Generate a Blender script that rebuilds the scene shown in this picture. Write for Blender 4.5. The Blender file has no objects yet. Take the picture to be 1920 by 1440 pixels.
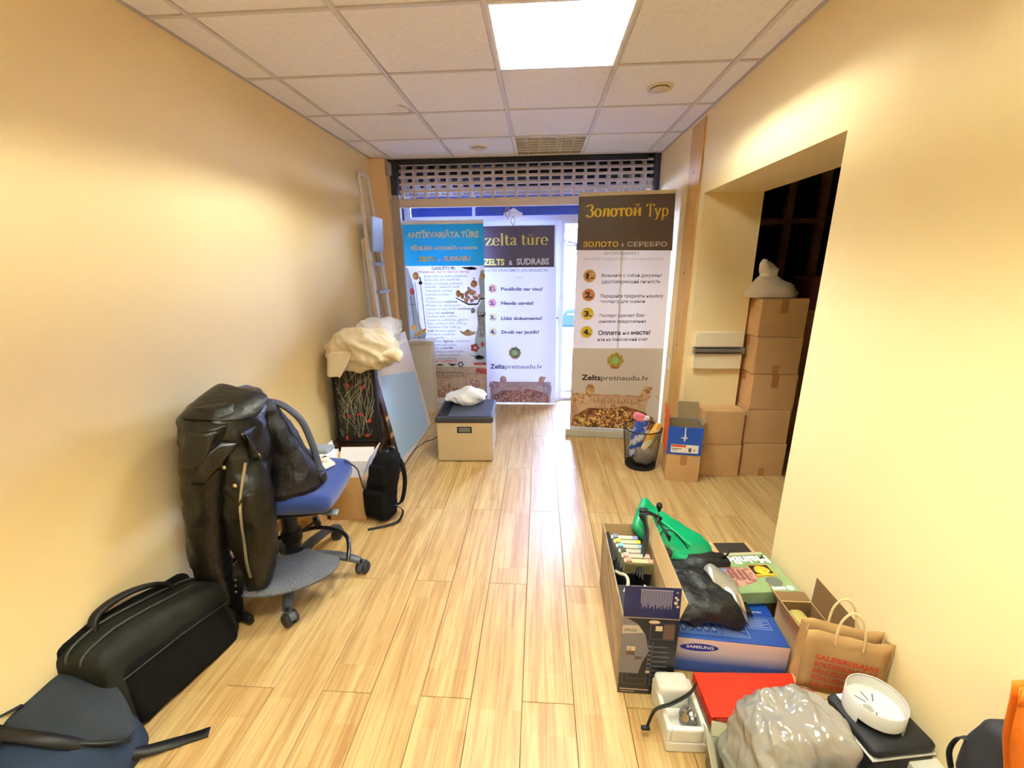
import bpy, math, random
from mathutils import Vector as V, Matrix as MX, noise
random.seed(7)
sc = bpy.context.scene
C = sc.collection
R = math.radians
H = 2.55            # ceiling height
XL, XR = -1.385, 1.335

# ------------------------------------------------------------------ camera, world, exposure
cam = bpy.data.cameras.new('camera'); cam_ob = bpy.data.objects.new('camera', cam); C.objects.link(cam_ob)
cam.sensor_width = 36.0; cam.lens = 798.86 / 1920 * 36.0
cam.clip_start = 0.02; cam.clip_end = 200
_p, _y, _r = -0.271608649, -0.0655702519, -0.00957076210
_f = V((math.sin(_y)*math.cos(_p), math.cos(_y)*math.cos(_p), math.sin(_p)))
_rt = V((math.cos(_y), -math.sin(_y), 0)); _up = _rt.cross(_f)
_r2 = _rt*math.cos(_r) + _up*math.sin(_r); _u2 = -_rt*math.sin(_r) + _up*math.cos(_r)
cam_ob.matrix_world = MX(((_r2.x, _u2.x, -_f.x, 0.2232), (_r2.y, _u2.y, -_f.y, -1.9682), (_r2.z, _u2.z, -_f.z, 1.5697), (0, 0, 0, 1)))
sc.camera = cam_ob

world = bpy.data.worlds.new('overcast_sky'); sc.world = world; world.use_nodes = True
wn = world.node_tree.nodes; wl = world.node_tree.links
bg = wn['Background']; bg.inputs['Strength'].default_value = 84.0
tc = wn.new('ShaderNodeTexCoord'); sx = wn.new('ShaderNodeSeparateXYZ'); rp = wn.new('ShaderNodeValToRGB')
rp.color_ramp.elements[0].position = 0.0; rp.color_ramp.elements[0].color = (0.62, 0.70, 1.0, 1)
rp.color_ramp.elements[1].position = 0.7; rp.color_ramp.elements[1].color = (0.36, 0.50, 1.0, 1)
wl.new(tc.outputs['Generated'], sx.inputs[0]); wl.new(sx.outputs['Z'], rp.inputs[0]); wl.new(rp.outputs[0], bg.inputs['Color'])
# light portals in the glazed shop front (they only guide sampling of the sky)
for px, pw, pz in ((0.03, 2.5, 1.15),):
    ld = bpy.data.lights.new('window_portal', 'AREA'); ld.shape = 'RECTANGLE'; ld.size = pw; ld.size_y = 2.3
    ld.cycles.is_portal = True
    lo = bpy.data.objects.new('window_portal', ld); C.objects.link(lo); lo.location = (px, 3.06, pz)
    lo.rotation_euler = (R(-90), 0, 0)
TUBE_SEEN = 138.0     # tubes of the light in view
TUBE_LIT = 160.0     # tubes of the light above the viewer and the added one behind
sc.view_settings.view_transform = 'Standard'; sc.view_settings.look = 'None'
sc.view_settings.gamma = 1.0; sc.view_settings.use_curve_mapping = False
sc.view_settings.exposure = 1.34
sc.cycles.max_bounces = 10; sc.cycles.diffuse_bounces = 6; sc.cycles.transparent_max_bounces = 12
sc.cycles.caustics_reflective = False; sc.cycles.caustics_refractive = False
sc.cycles.sample_clamp_indirect = 4.0

# ------------------------------------------------------------------ helpers
def lin(h):
    h = h.lstrip('#'); o = []
    for i in (0, 2, 4):
        c = int(h[i:i+2], 16)/255
        o.append(c/12.92 if c <= 0.04045 else ((c+0.055)/1.055)**2.4)
    return (*o, 1)
MATS = {}
def mat(name, hx, rough=.6, metal=0., spec=.4, bump=None, var=None, emit=0, coat=0, trans=0, sheen=0, coord='Object', stretch=None):
    if name in MATS: return MATS[name]
    m = bpy.data.materials.new(name); m.use_nodes = True; MATS[name] = m
    n = m.node_tree.nodes; l = m.node_tree.links; b = n['Principled BSDF']
    b.inputs['Base Color'].default_value = lin(hx); b.inputs['Roughness'].default_value = rough
    b.inputs['Metallic'].default_value = metal; b.inputs['Specular IOR Level'].default_value = spec
    if coat: b.inputs['Coat Weight'].default_value = coat; b.inputs['Coat Roughness'].default_value = .08
    if sheen: b.inputs['Sheen Weight'].default_value = sheen
    if trans: b.inputs['Transmission Weight'].default_value = trans
    if emit: b.inputs['Emission Color'].default_value = lin(hx); b.inputs['Emission Strength'].default_value = emit
    t = None
    def coords():
        nonlocal t
        if t is None:
            c = n.new('ShaderNodeTexCoord'); t = c.outputs[coord]
            if stretch:
                mp = n.new('ShaderNodeMapping'); mp.inputs['Scale'].default_value = stretch; l.new(t, mp.inputs[0]); t = mp.outputs[0]
        return t
    if var:                     # (scale, second colour, low, high)
        x = n.new('ShaderNodeTexNoise'); x.inputs['Scale'].default_value = var[0]; x.inputs['Detail'].default_value = 5
        l.new(coords(), x.inputs['Vector'])
        r = n.new('ShaderNodeValToRGB'); r.color_ramp.elements[0].position = var[2] if len(var) > 2 else .4
        r.color_ramp.elements[1].position = var[3] if len(var) > 3 else .65
        r.color_ramp.elements[0].color = lin(hx); r.color_ramp.elements[1].color = lin(var[1])
        l.new(x.outputs['Fac'], r.inputs[0]); l.new(r.outputs[0], b.inputs['Base Color'])
    if bump:                    # (scale, strength, kind)
        kind = bump[2] if len(bump) > 2 else 'noise'
        x = n.new('ShaderNodeTexVoronoi' if kind == 'voronoi' else 'ShaderNodeTexNoise'); x.inputs['Scale'].default_value = bump[0]
        if kind == 'noise': x.inputs['Detail'].default_value = 4
        l.new(coords(), x.inputs['Vector'])
        bp = n.new('ShaderNodeBump'); bp.inputs['Strength'].default_value = bump[1]; bp.inputs['Distance'].default_value = .01
        l.new(x.outputs['Distance' if kind == 'voronoi' else 'Fac'], bp.inputs['Height']); l.new(bp.outputs[0], b.inputs['Normal'])
    return m

class G:
    def __init__(s): s.v = []; s.f = []
    def add(s, vs, fs, m=None):
        b = len(s.v)
        for p in vs:
            s.v.append((m @ V(p)) if m else V(p))
        for f in fs: s.f.append(tuple(b+i for i in f))
        return s
    def bx(s, x0, x1, y0, y1, z0, z1, m=None):
        return s.add([(x0,y0,z0),(x1,y0,z0),(x1,y1,z0),(x0,y1,z0),(x0,y0,z1),(x1,y0,z1),(x1,y1,z1),(x0,y1,z1)],
                     [(0,3,2,1),(4,5,6,7),(0,1,5,4),(1,2,6,5),(2,3,7,6),(3,0,4,7)], m)
    def hexa(s, p, m=None):      # 8 corners, bottom 4 then top 4
        return s.add(p, [(0,3,2,1),(4,5,6,7),(0,1,5,4),(1,2,6,5),(2,3,7,6),(3,0,4,7)], m)
    def tube(s, pts, r, n=8, m=None, cap=True):
        pts = [V(p) for p in pts]; k = len(pts); rs = r if isinstance(r, (list, tuple)) else [r]*k
        vs = []; up = None
        for i, p in enumerate(pts):
            d = (pts[min(i+1, k-1)] - pts[max(i-1, 0)]).normalized()
            if up is None: up = d.orthogonal().normalized()
            up = (up - d*up.dot(d)); up = up.normalized() if up.length > 1e-6 else d.orthogonal().normalized()
            w = d.cross(up)
            for j in range(n):
                a = 2*math.pi*j/n; vs.append(p + (up*math.cos(a) + w*math.sin(a))*rs[i])
        fs = [(i*n+j, i*n+(j+1) % n, (i+1)*n+(j+1) % n, (i+1)*n+j) for i in range(k-1) for j in range(n)]
        if cap: fs += [tuple(range(n))[::-1], tuple((k-1)*n+j for j in range(n))]
        return s.add(vs, fs, m)
    def strap(s, pts, w, t, side, m=None):     # flat band along pts; side = width direction
        pts = [V(p) for p in pts]; k = len(pts); vs = []
        for i, p in enumerate(pts):
            d = (pts[min(i+1, k-1)] - pts[max(i-1, 0)]).normalized()
            sd = V(side) - d*V(side).dot(d); sd = sd.normalized(); nn = d.cross(sd)
            for a, b in ((-1,-1), (1,-1), (1,1), (-1,1)): vs.append(p + sd*(a*w/2) + nn*(b*t/2))
        fs = [(i*4+j, i*4+(j+1) % 4, i*4+4+(j+1) % 4, i*4+4+j) for i in range(k-1) for j in range(4)]
        fs += [(3,2,1,0), tuple((k-1)*4+j for j in range(4))]
        return s.add(vs, fs, m)
    def lathe(s, prof, n=24, m=None, a0=0., a1=None):
        full = a1 is None; cols = n if full else n+1; vs = []
        for i in range(cols):
            a = a0 + (2*math.pi if full else a1-a0)*i/n
            for r, z in prof: vs.append((r*math.cos(a), r*math.sin(a), z))
        k = len(prof); fs = []
        for i in range(n):
            j = (i+1) % cols
            for q in range(k-1): fs.append((i*k+q, j*k+q, j*k+q+1, i*k+q+1))
        return s.add(vs, fs, m)
    def sheet(s, rows, m=None, wrap=False):
        k = len(rows[0]); vs = [p for r in rows for p in r]
        fs = [(i*k+j, i*k+(j+1) % k, (i+1)*k+(j+1) % k, (i+1)*k+j) for i in range(len(rows)-1) for j in range(k if wrap else k-1)]
        return s.add(vs, fs, m)
    def loft(s, rings, m=None, cap=True):
        k = len(rings[0]); s.sheet(rings, m, True); b = len(s.v)-k*len(rings)
        if cap:
            s.f.append(tuple(b+j for j in range(k))[::-1]); s.f.append(tuple(b+(len(rings)-1)*k+j for j in range(k)))
        return s
    def poly(s, pts, t, m=None):  # flat outline in the xy plane of m, thickness t along z
        k = len(pts)
        vs = [(x, y, 0) for x, y in pts] + [(x, y, t) for x, y in pts]
        return s.add(vs, [tuple(range(k))[::-1], tuple(range(k, 2*k))] + [(i, (i+1) % k, k+(i+1) % k, k+i) for i in range(k)], m)
    def flat(s, pts, m=None):
        return s.add([(x, y, 0) for x, y in pts], [tuple(range(len(pts)))], m)
    def rect(s, x0, x1, y0, y1, m=None): return s.flat([(x0,y0),(x1,y0),(x1,y1),(x0,y1)], m)
    def frame(s, x0, x1, y0, y1, w, m=None):
        s.rect(x0,x1,y0,y0+w,m); s.rect(x0,x1,y1-w,y1,m); s.rect(x0,x0+w,y0+w,y1-w,m); return s.rect(x1-w,x1,y0+w,y1-w,m)
    def disc(s, cx, cy, rx, ry=None, m=None, n=20, jag=0):
        ry = ry or rx
        return s.flat([(cx+rx*(1+jag*random.uniform(-1,1))*math.cos(2*math.pi*i/n), cy+ry*(1+jag*random.uniform(-1,1))*math.sin(2*math.pi*i/n)) for i in range(n)], m)
    def soft(s, d, r, n=10, amp=0., fr=6., seed=0, m=None, shape=None):
        # rounded, slightly lumpy box of size d, corner radius r, centred on the origin
        hx, hy, hz = d[0]/2, d[1]/2, d[2]/2; idx = {}; vs = []; fs = []
        def vert(a, b, c):
            k = (round(a, 5), round(b, 5), round(c, 5))
            if k in idx: return idx[k]
            p = V((a*hx, b*hy, c*hz))
            q = V((max(-hx+r, min(hx-r, p.x)), max(-hy+r, min(hy-r, p.y)), max(-hz+r, min(hz-r, p.z))))
            e = p - q
            if e.length > 1e-9: p = q + e.normalized()*r
            if amp:
                o = V((seed*3.7, seed*1.3, seed*7.1))
                p += p.normalized()*amp*(noise.noise(p*fr+o) + .5*noise.noise(p*fr*2.3+o))
            if shape: p = shape(p)
            idx[k] = len(vs); vs.append(p); return idx[k]
        g = [math.sin((-1+2*i/n)*math.pi/2)*.35 + (-1+2*i/n)*.65 for i in range(n+1)]
        for ax in range(3):
            for sg in (-1, 1):
                for i in range(n):
                    for j in range(n):
                        c4 = []
                        for (u, w) in ((g[i],g[j]), (g[i+1],g[j]), (g[i+1],g[j+1]), (g[i],g[j+1])):
                            t = [0,0,0]; t[ax] = sg; t[(ax+1) % 3] = u; t[(ax+2) % 3] = w; c4.append(vert(*t))
                        fs.append(tuple(c4) if sg > 0 else tuple(c4[::-1]))
        return s.add(vs, fs, m)
    def text(s, body, x0, x1, y0, cap, m=None, bold=0., n=2):
        # lettering fitted to x0..x1, baseline y0, capital height cap
        vs, fs, (a, b) = glyphs(body, bold, n); k = (x1-x0)/(b-a); kz = cap/0.727
        return s.add([(x0+(x-a)*k, y0+y*kz, 0) for x, y in vs], fs, m)

_tc = {}
def glyphs(body, bold, n):
    key = (body, bold, n)
    if key not in _tc:
        cu = bpy.data.curves.new('t', 'FONT'); cu.body = body; cu.offset = bold; cu.resolution_u = n; cu.fill_mode = 'FRONT'
        o = bpy.data.objects.new('t', cu); C.objects.link(o)
        dg = bpy.context.evaluated_depsgraph_get(); dg.update()
        me = bpy.data.meshes.new_from_object(o.evaluated_get(dg))
        vs = [(v.co.x, v.co.y) for v in me.vertices]; fs = [tuple(p.vertices) for p in me.polygons]
        bpy.data.objects.remove(o); bpy.data.curves.remove(cu); bpy.data.meshes.remove(me)
        xs = [v[0] for v in vs]; _tc[key] = (vs, fs, (min(xs), max(xs)))
    return _tc[key]

ROOT = {}
STUFFED = ('lettering', 'print_gold', 'print_ornament', 'print_lines', 'print_twigs', 'print_flowers', 'print_leaves', 'print_dots', 'print_symbols', 'print_barlines', 'print_streaks', 'print_heap', 'print_pale', 'print_dark', 'print_silver', 'print_brass', 'print_red', 'print_margin', 'print_cup', 'print_rosette', 'print_slots', 'print_fade', 'print_amber', 'print_teapot', 'print_block', 'print_sticker', 'print_logo', 'lettering_shadow', 'stripe', 'logo', 'hub_mark')
def obj(name, g, m, par=None, smooth=False, bevel=0., solid=0., sub=0, world=False, kind=None, seg=2, ang=None):
    """one mesh object; world=True: g is in world coordinates although the object is a child"""
    me = bpy.data.meshes.new(name); vs = g.v
    if world and par is not None:
        t = par
        while t.parent: t = t.parent
        inv = ROOT[t.name].inverted(); vs = [inv @ p for p in vs]
    me.from_pydata([tuple(p) for p in vs], [], g.f); me.update()
    o = bpy.data.objects.new(name, me); C.objects.link(o)
    if m: me.materials.append(m)
    if smooth:
        me.polygons.foreach_set('use_smooth', [True]*len(me.polygons))
        if ang:
            try: me.set_sharp_from_angle(angle=R(ang))
            except Exception: pass
    if par is not None: o.parent = par
    else: ROOT[o.name] = MX.Identity(4)
    if solid:
        md = o.modifiers.new('solid', 'SOLIDIFY'); md.thickness = solid; md.offset = 0
    if bevel:
        md = o.modifiers.new('bevel', 'BEVEL'); md.width = bevel; md.segments = seg; md.limit_method = 'ANGLE'; md.angle_limit = R(35)
    if sub:
        md = o.modifiers.new('sub', 'SUBSURF'); md.levels = sub; md.render_levels = sub
    if kind: o['kind'] = kind
    elif name in STUFFED: o['kind'] = 'stuff'
    return o
def tag(o, label, cat, group=None):
    o['label'] = label; o['category'] = cat
    if group: o['group'] = group
    return o
def thing(name, label, cat, loc=(0,0,0), rz=0., group=None):
    o = bpy.data.objects.new(name, None); C.objects.link(o); o.empty_display_size = .05
    o.location = loc; o.rotation_euler = (0, 0, rz)
    ROOT[o.name] = MX.Translation(loc) @ MX.Rotation(rz, 4, 'Z')
    return tag(o, label, cat, group)
def struct(name, g=None, m=None, **k):
    if g is None:
        o = bpy.data.objects.new(name, None); C.objects.link(o); ROOT[o.name] = MX.Identity(4)
    else: o = obj(name, g, m, **k)
    o['kind'] = 'structure'; return o
def share(name, me, m, par, loc=(0,0,0), rot=None):
    o = bpy.data.objects.new(name, me); C.objects.link(o); o.parent = par; o.location = loc
    if rot: o.rotation_euler = rot
    return o
def T(x, y, z): return MX.Translation((x, y, z))
def RZ(a): return MX.Rotation(a, 4, 'Z')
def RX(a): return MX.Rotation(a, 4, 'X')
def RY(a): return MX.Rotation(a, 4, 'Y')
def FRONT(x, y, z):   # text plane facing -y (towards the viewer): u -> +x, v -> +z
    return MX(((1,0,0,x), (0,0,-1,y), (0,1,0,z), (0,0,0,1)))
def basis(o, u, v):   # plane spanned by u (text x) and v (text y)
    u = V(u).normalized(); v = V(v); v = (v - u*v.dot(u)).normalized(); w = u.cross(v)
    return MX(((u.x, v.x, w.x, o[0]), (u.y, v.y, w.y, o[1]), (u.z, v.z, w.z, o[2]), (0,0,0,1)))
def smooth_path(pts, n=6):
    p = [V(q) for q in pts]; out = []
    for i in range(len(p)-1):
        a, b, c, d = p[max(i-1,0)], p[i], p[i+1], p[min(i+2, len(p)-1)]
        for k in range(n):
            t = k/n
            out.append(.5*((2*b) + (c-a)*t + (2*a-5*b+4*c-d)*t*t + (3*b-a-3*c+d)*t**3))
    return out + [p[-1]]

# ------------------------------------------------------------------ materials
WALL = mat('wall_paint', '#F5E1B1', .75, spec=.2, bump=(90, .05), var=(1.3, '#F4DEAB', .35, .7))
WHITE = mat('white_paint', '#EDEAE6', .5)
TILE = mat('ceiling_tile', '#F8F8FD', .9, spec=.1, bump=(260, .25), var=(40, '#F2F0F6', .4, .7))
RUN = mat('ceiling_grid', '#DAD5D6', .5)
KRAFT = mat('kraft_cardboard', '#CBA475', .8, spec=.2, bump=(160, .06), var=(6, '#C0986A', .35, .75))
KRAFT_IN = mat('cardboard_inside', '#CDB083', .85, spec=.15, var=(7, '#C2A376', .35, .75))
TAPE = mat('packing_tape', '#A9764A', .35)
BLACK = mat('black_plastic', '#101013', .5, spec=.3)
DGREY = mat('dark_grey_plastic', '#3E4048', .42)
RUBBER = mat('rubber', '#1D1D20', .7)
STEEL = mat('steel', '#B9BBC0', .28, 1.0)
ALU = mat('aluminium', '#E4DEDA', .38, .15)
LEATHER = mat('black_leather', '#0A0907', .40, spec=.36, bump=(38, .45), var=(9, '#110E0B', .45, .75))
CLOTHBLK = mat('black_nylon', '#08080A', .85, spec=.12, bump=(320, .15))
NYLON2 = mat('charcoal_nylon', '#0D0F0D', .65, spec=.25, bump=(260, .2), var=(5, '#141713', .4, .7))
NAVYFAB = mat('navy_upholstery', '#1F3577', .85, spec=.2, bump=(420, .2), sheen=.3)
CREAMFAB = mat('cream_cloth', '#D9CCB2', .9, spec=.1, bump=(240, .15))
WHITEFAB = mat('white_cloth', '#E9E9F0', .85, spec=.15, bump=(200, .1))
WOOD = mat('pine_wood', '#D7AE6C', .55, bump=(14, .06), var=(3, '#C69A57', .35, .7), stretch=(14, 14, 1))
DWOOD = mat('dark_wood', '#3A2416', .55, var=(3, '#2C1A10', .35, .7))
PAPER = mat('white_paper', '#EDEBE6', .7)
GLASSY = bpy.data.materials.new('window_glass'); GLASSY.use_nodes = True
_n = GLASSY.node_tree.nodes; _l = GLASSY.node_tree.links; _n.remove(_n['Principled BSDF'])
_a = _n.new('ShaderNodeBsdfTransparent'); _a.inputs[0].default_value = (.95, .97, .98, 1)
_b = _n.new('ShaderNodeBsdfGlossy'); _b.inputs['Roughness'].default_value = .02
_fz = _n.new('ShaderNodeFresnel'); _fz.inputs[0].default_value = 1.45
_mx = _n.new('ShaderNodeMixShader'); _l.new(_fz.outputs[0], _mx.inputs[0]); _l.new(_a.outputs[0], _mx.inputs[1]); _l.new(_b.outputs[0], _mx.inputs[2])
_l.new(_mx.outputs[0], _n['Material Output'].inputs[0])
def film(name, hx, thru=.35, rough=.5, clear=0., gloss=.15, bump=None):
    """thin sheet: lets part of the light through (diffusely, and 'clear' part straight)"""
    m = bpy.data.materials.new(name); m.use_nodes = True; n = m.node_tree.nodes; l = m.node_tree.links; n.remove(n['Principled BSDF'])
    d = n.new('ShaderNodeBsdfDiffuse'); d.inputs[0].default_value = lin(hx)
    t = n.new('ShaderNodeBsdfTranslucent'); t.inputs[0].default_value = lin(hx)
    x = n.new('ShaderNodeMixShader'); x.inputs[0].default_value = thru; l.new(d.outputs[0], x.inputs[1]); l.new(t.outputs[0], x.inputs[2]); o = x
    if clear:
        c = n.new('ShaderNodeBsdfTransparent'); y = n.new('ShaderNodeMixShader'); y.inputs[0].default_value = clear
        l.new(o.outputs[0], y.inputs[1]); l.new(c.outputs[0], y.inputs[2]); o = y
    if gloss:
        g = n.new('ShaderNodeBsdfGlossy'); g.inputs['Roughness'].default_value = rough
        f = n.new('ShaderNodeLayerWeight'); f.inputs[0].default_value = gloss
        y = n.new('ShaderNodeMixShader'); l.new(f.outputs['Fresnel'], y.inputs[0]); l.new(o.outputs[0], y.inputs[1]); l.new(g.outputs[0], y.inputs[2]); o = y
        if bump:
            z = n.new('ShaderNodeTexNoise'); z.inputs['Scale'].default_value = bump[0]; cc = n.new('ShaderNodeTexCoord'); l.new(cc.outputs['Object'], z.inputs['Vector'])
            bp = n.new('ShaderNodeBump'); bp.inputs['Strength'].default_value = bump[1]; bp.inputs['Distance'].default_value = .02
            l.new(z.outputs['Fac'], bp.inputs['Height']); l.new(bp.outputs[0], g.inputs['Normal'])
    l.new(o.outputs[0], n['Material Output'].inputs[0]); MATS[name] = m; return m
# ------------------------------------------------------------------ floor of laminate planks
def plank_material():
    m = bpy.data.materials.new('laminate_oak'); m.use_nodes = True; n = m.node_tree.nodes; l = m.node_tree.links; b = n['Principled BSDF']
    tcd = n.new('ShaderNodeTexCoord'); oi = n.new('ShaderNodeObjectInfo')
    sc_ = n.new('ShaderNodeMath'); sc_.operation = 'MULTIPLY'; sc_.inputs[1].default_value = 37.0; l.new(oi.outputs['Random'], sc_.inputs[0])
    ad = n.new('ShaderNodeVectorMath'); ad.operation = 'ADD'; l.new(tcd.outputs['Object'], ad.inputs[0]); l.new(sc_.outputs[0], ad.inputs[1])
    def noise_(scale, st, det=4, dist=0):
        mp = n.new('ShaderNodeMapping'); mp.inputs['Scale'].default_value = st; l.new(ad.outputs[0], mp.inputs[0])
        x = n.new('ShaderNodeTexNoise'); x.inputs['Scale'].default_value = scale; x.inputs['Detail'].default_value = det; x.inputs['Distortion'].default_value = dist
        l.new(mp.outputs[0], x.inputs['Vector']); return x.outputs['Fac']
    def ramp(f, *st):
        r = n.new('ShaderNodeValToRGB'); e = r.color_ramp.elements
        for i, (p, c) in enumerate(st):
            q = e[i] if i < 2 else e.new(p)
            q.position = p; q.color = lin(c)
        l.new(f, r.inputs[0]); return r.outputs[0]
    def mixc(kind, fac, a, c):
        x = n.new('ShaderNodeMix'); x.data_type = 'RGBA'; x.blend_type = kind
        if isinstance(fac, float): x.inputs[0].default_value = fac
        else: l.new(fac, x.inputs[0])
        l.new(a, x.inputs[6]); l.new(c, x.inputs[7]); return x.outputs[2]
    # printed strips, three narrow ones to a plank
    sp = n.new('ShaderNodeSeparateXYZ'); l.new(tcd.outputs['Object'], sp.inputs[0])
    dv = n.new('ShaderNodeMath'); dv.operation = 'DIVIDE'; dv.inputs[1].default_value = .0641; l.new(sp.outputs[0], dv.inputs[0])
    fl = n.new('ShaderNodeMath'); fl.operation = 'FLOOR'; l.new(dv.outputs[0], fl.inputs[0])
    dy = n.new('ShaderNodeMath'); dy.operation = 'MULTIPLY_ADD'; dy.inputs[1].default_value = 1.9; l.new(sp.outputs[1], dy.inputs[0]); l.new(fl.outputs[0], dy.inputs[2])
    fy = n.new('ShaderNodeMath'); fy.operation = 'FLOOR'; l.new(dy.outputs[0], fy.inputs[0])
    cb = n.new('ShaderNodeCombineXYZ'); l.new(fl.outputs[0], cb.inputs[0]); l.new(fy.outputs[0], cb.inputs[1]); l.new(sc_.outputs[0], cb.inputs[2])
    wnz = n.new('ShaderNodeTexWhiteNoise'); wnz.noise_dimensions = '3D'; l.new(cb.outputs[0], wnz.inputs['Vector'])
    base = ramp(wnz.outputs['Value'], (0, '#B8945F'), (1, '#CBB07C'), (.55, '#C2A36C'))
    wide = ramp(noise_(3.0, (6, .40, 1), 4, .8), (.36, '#A97F4E'), (.62, '#D2BA84'))
    c = mixc('MIX', .42, base, wide)
    grain = ramp(noise_(6, (7, .22, 1), 4, 2.0), (.38, '#A87848'), (.56, '#FFFFFF'))
    c = mixc('MULTIPLY', .34, c, grain)
    fine = ramp(noise_(22, (22, .7, 1), 3), (.42, '#B98A5A'), (.6, '#FFFFFF'))
    c = mixc('MULTIPLY', .14, c, fine)
    l.new(c, b.inputs['Base Color']); b.inputs['Roughness'].default_value = .38; b.inputs['Specular IOR Level'].default_value = .45
    return m
LAM = plank_material()
g = G(); g.bx(XL-.1, 3.4, -5.5, 3.02, -.07, -.011)
floor = struct('floor', g, mat('floor_seam', '#4A2E18', .9))
PW, PL = .1925, 1.285
pcache = {}
def plank(x0, x1, y0, y1):
    k = (round(x1-x0, 4), round(y1-y0, 4)); w, d = x1-x0-.0019, y1-y0-.0019
    if k not in pcache:
        q = G(); q.bx(-w/2, w/2, -d/2, d/2, -.010, -.0012)
        e = .0011
        q.sheet([[(-w/2,-d/2,-.0012),(w/2,-d/2,-.0012),(w/2,d/2,-.0012),(-w/2,d/2,-.0012)], [(-w/2+e,-d/2+e,0),(w/2-e,-d/2+e,0),(w/2-e,d/2-e,0),(-w/2+e,d/2-e,0)]], wrap=True)
        q.add([(-w/2+e,-d/2+e,0),(w/2-e,-d/2+e,0),(w/2-e,d/2-e,0),(-w/2+e,d/2-e,0)], [(0,1,2,3)])
        me = bpy.data.meshes.new('plank'); me.from_pydata([tuple(p) for p in q.v], [], q.f); me.materials.append(LAM); me.update(); pcache[k] = me
    share('plank', pcache[k], LAM, floor, ((x0+x1)/2, (y0+y1)/2, 0))
for k in range(-9, 17):
    x0 = .170 + PW*k; x1 = x0 + PW
    if k == -9: x0 = XL
    j0 = -.754 if k % 2 == 0 else -.147
    lo, hi = (-5.4, 3.0) if x0 < 1.3 else (-.45, 3.0)
    y = j0 - PL*5
    while y < hi:
        a, b = max(y, lo), min(y+PL, hi)
        if b - a > .02: plank(x0, x1, a, b)
        y += PL

# ------------------------------------------------------------------ walls
g = G(); g.bx(XL-.2, XL, -5.6, 3.1, -.01, 2.8); struct('wall_left', g, WALL)
g = G(); g.bx(XR, 1.73, -5.6, -.157, -.01, 2.8); g.bx(XR, 1.73, -.157, 1.248, 2.032, 2.8); g.bx(XR, 1.73, 1.248, 2.53, -.01, 2.8)
struct('wall_right', g, WALL)
g = G(); g.bx(XL-.2, 1.73, -5.7, -5.4, -.01, 2.8); struct('wall_back', g, WALL)
g = G(); g.bx(XL, -1.243, 2.36, 2.62, 0, 2.549); struct('trim_1', g, mat('column_paint', '#F0CFA4', .75, spec=.2, bump=(90, .05)), bevel=.004)
g = G(); g.bx(XL, XL+.012, -5.4, 2.36, 0, .048); struct('baseboard_left', g, mat('baseboard_wood', '#B9864C', .5, var=(9, '#A87440', .4, .7)), bevel=.003)
g = G(); g.bx(1.322, XR, 1.335, 1.585, 0, 2.52)
tb = struct('trim_2', g, WOOD, bevel=.003)
for z in (.35, .95, 1.5, 2.2):
    obj('screw', G().lathe([(0, 0), (.007, 0), (.005, .003), (0, .003)], 10, T(1.3195, 1.46, z) @ RY(R(90)) @ T(0,0,-.003)), mat('dark_screw', '#4A3420', .5), tb)
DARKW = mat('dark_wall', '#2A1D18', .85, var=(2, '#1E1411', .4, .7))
# dark store room behind the passage
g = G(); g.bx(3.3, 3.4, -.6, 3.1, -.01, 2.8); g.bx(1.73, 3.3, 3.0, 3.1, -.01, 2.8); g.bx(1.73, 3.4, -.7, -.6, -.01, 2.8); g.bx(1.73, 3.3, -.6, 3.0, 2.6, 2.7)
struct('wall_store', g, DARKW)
# cavity above the shutter, front wall
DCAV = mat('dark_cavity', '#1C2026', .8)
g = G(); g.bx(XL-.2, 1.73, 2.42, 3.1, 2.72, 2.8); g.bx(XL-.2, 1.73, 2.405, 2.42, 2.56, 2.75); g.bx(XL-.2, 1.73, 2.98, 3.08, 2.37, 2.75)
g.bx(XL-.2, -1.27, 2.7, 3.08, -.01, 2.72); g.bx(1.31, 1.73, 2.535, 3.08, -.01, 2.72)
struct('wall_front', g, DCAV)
g = G(); g.bx(1.28, 1.334, 2.53, 2.96, 0, 2.36); struct('wall_recess', g, WALL)

# ------------------------------------------------------------------ suspended ceiling: tiles and grid, each a part
g = G(); g.bx(XL-.2, 1.73, -5.5, 2.41, 2.68, 2.74); ceil = struct('ceiling', g, mat('ceiling_void', '#6A6560', .9))
LAMPS = [(0, 0), (0, -3), (0, -6), (0, 3)]           # (column, row): lit, lit overhead, added one behind, unlit by the window
cols = [XL] + [-1.2 + .6*i for i in range(5)] + [XR]
tcache = {}
for r in range(-9, 4):
    for ci in range(6):
        x0, x1 = cols[ci], cols[ci+1]; y0, y1 = r*.6, r*.6+.6
        
        if ci == 2 and False: continue
        if any(abs(x0-(c*.6)) < .01 and r == rr for c, rr in LAMPS): continue
        w, d = x1-x0-.004, y1-y0-.004; k = (round(w, 3), round(d, 3))
        if k not in tcache:
            q = G(); q.bx(-w/2, w/2, -d/2, d/2, .009, .02)
            i = .0145
            q.bx(-w/2+i, w/2-i, -d/2+i, d/2-i, .002, .009)
            me = bpy.data.meshes.new('ceiling_tile'); me.from_pydata([tuple(p) for p in q.v], [], q.f); me.materials.append(TILE); me.update(); tcache[k] = me
        share('ceiling_tile', tcache[k], TILE, ceil, ((x0+x1)/2, (y0+y1)/2, H))
for x in cols[1:-1]:
    obj('grid_runner', G().bx(x-.0105, x+.0105, -5.4, 2.4, H-.002, H+.02), RUN, ceil)
for r in range(-8, 4):
    for ci in range(6):
        obj('cross_runner', G().bx(cols[ci]+(.012 if ci else 0), cols[ci+1]-(.012 if ci < 5 else 0), r*.6-.0095, r*.6+.0095, H-.0016, H+.02), RUN, ceil)
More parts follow.
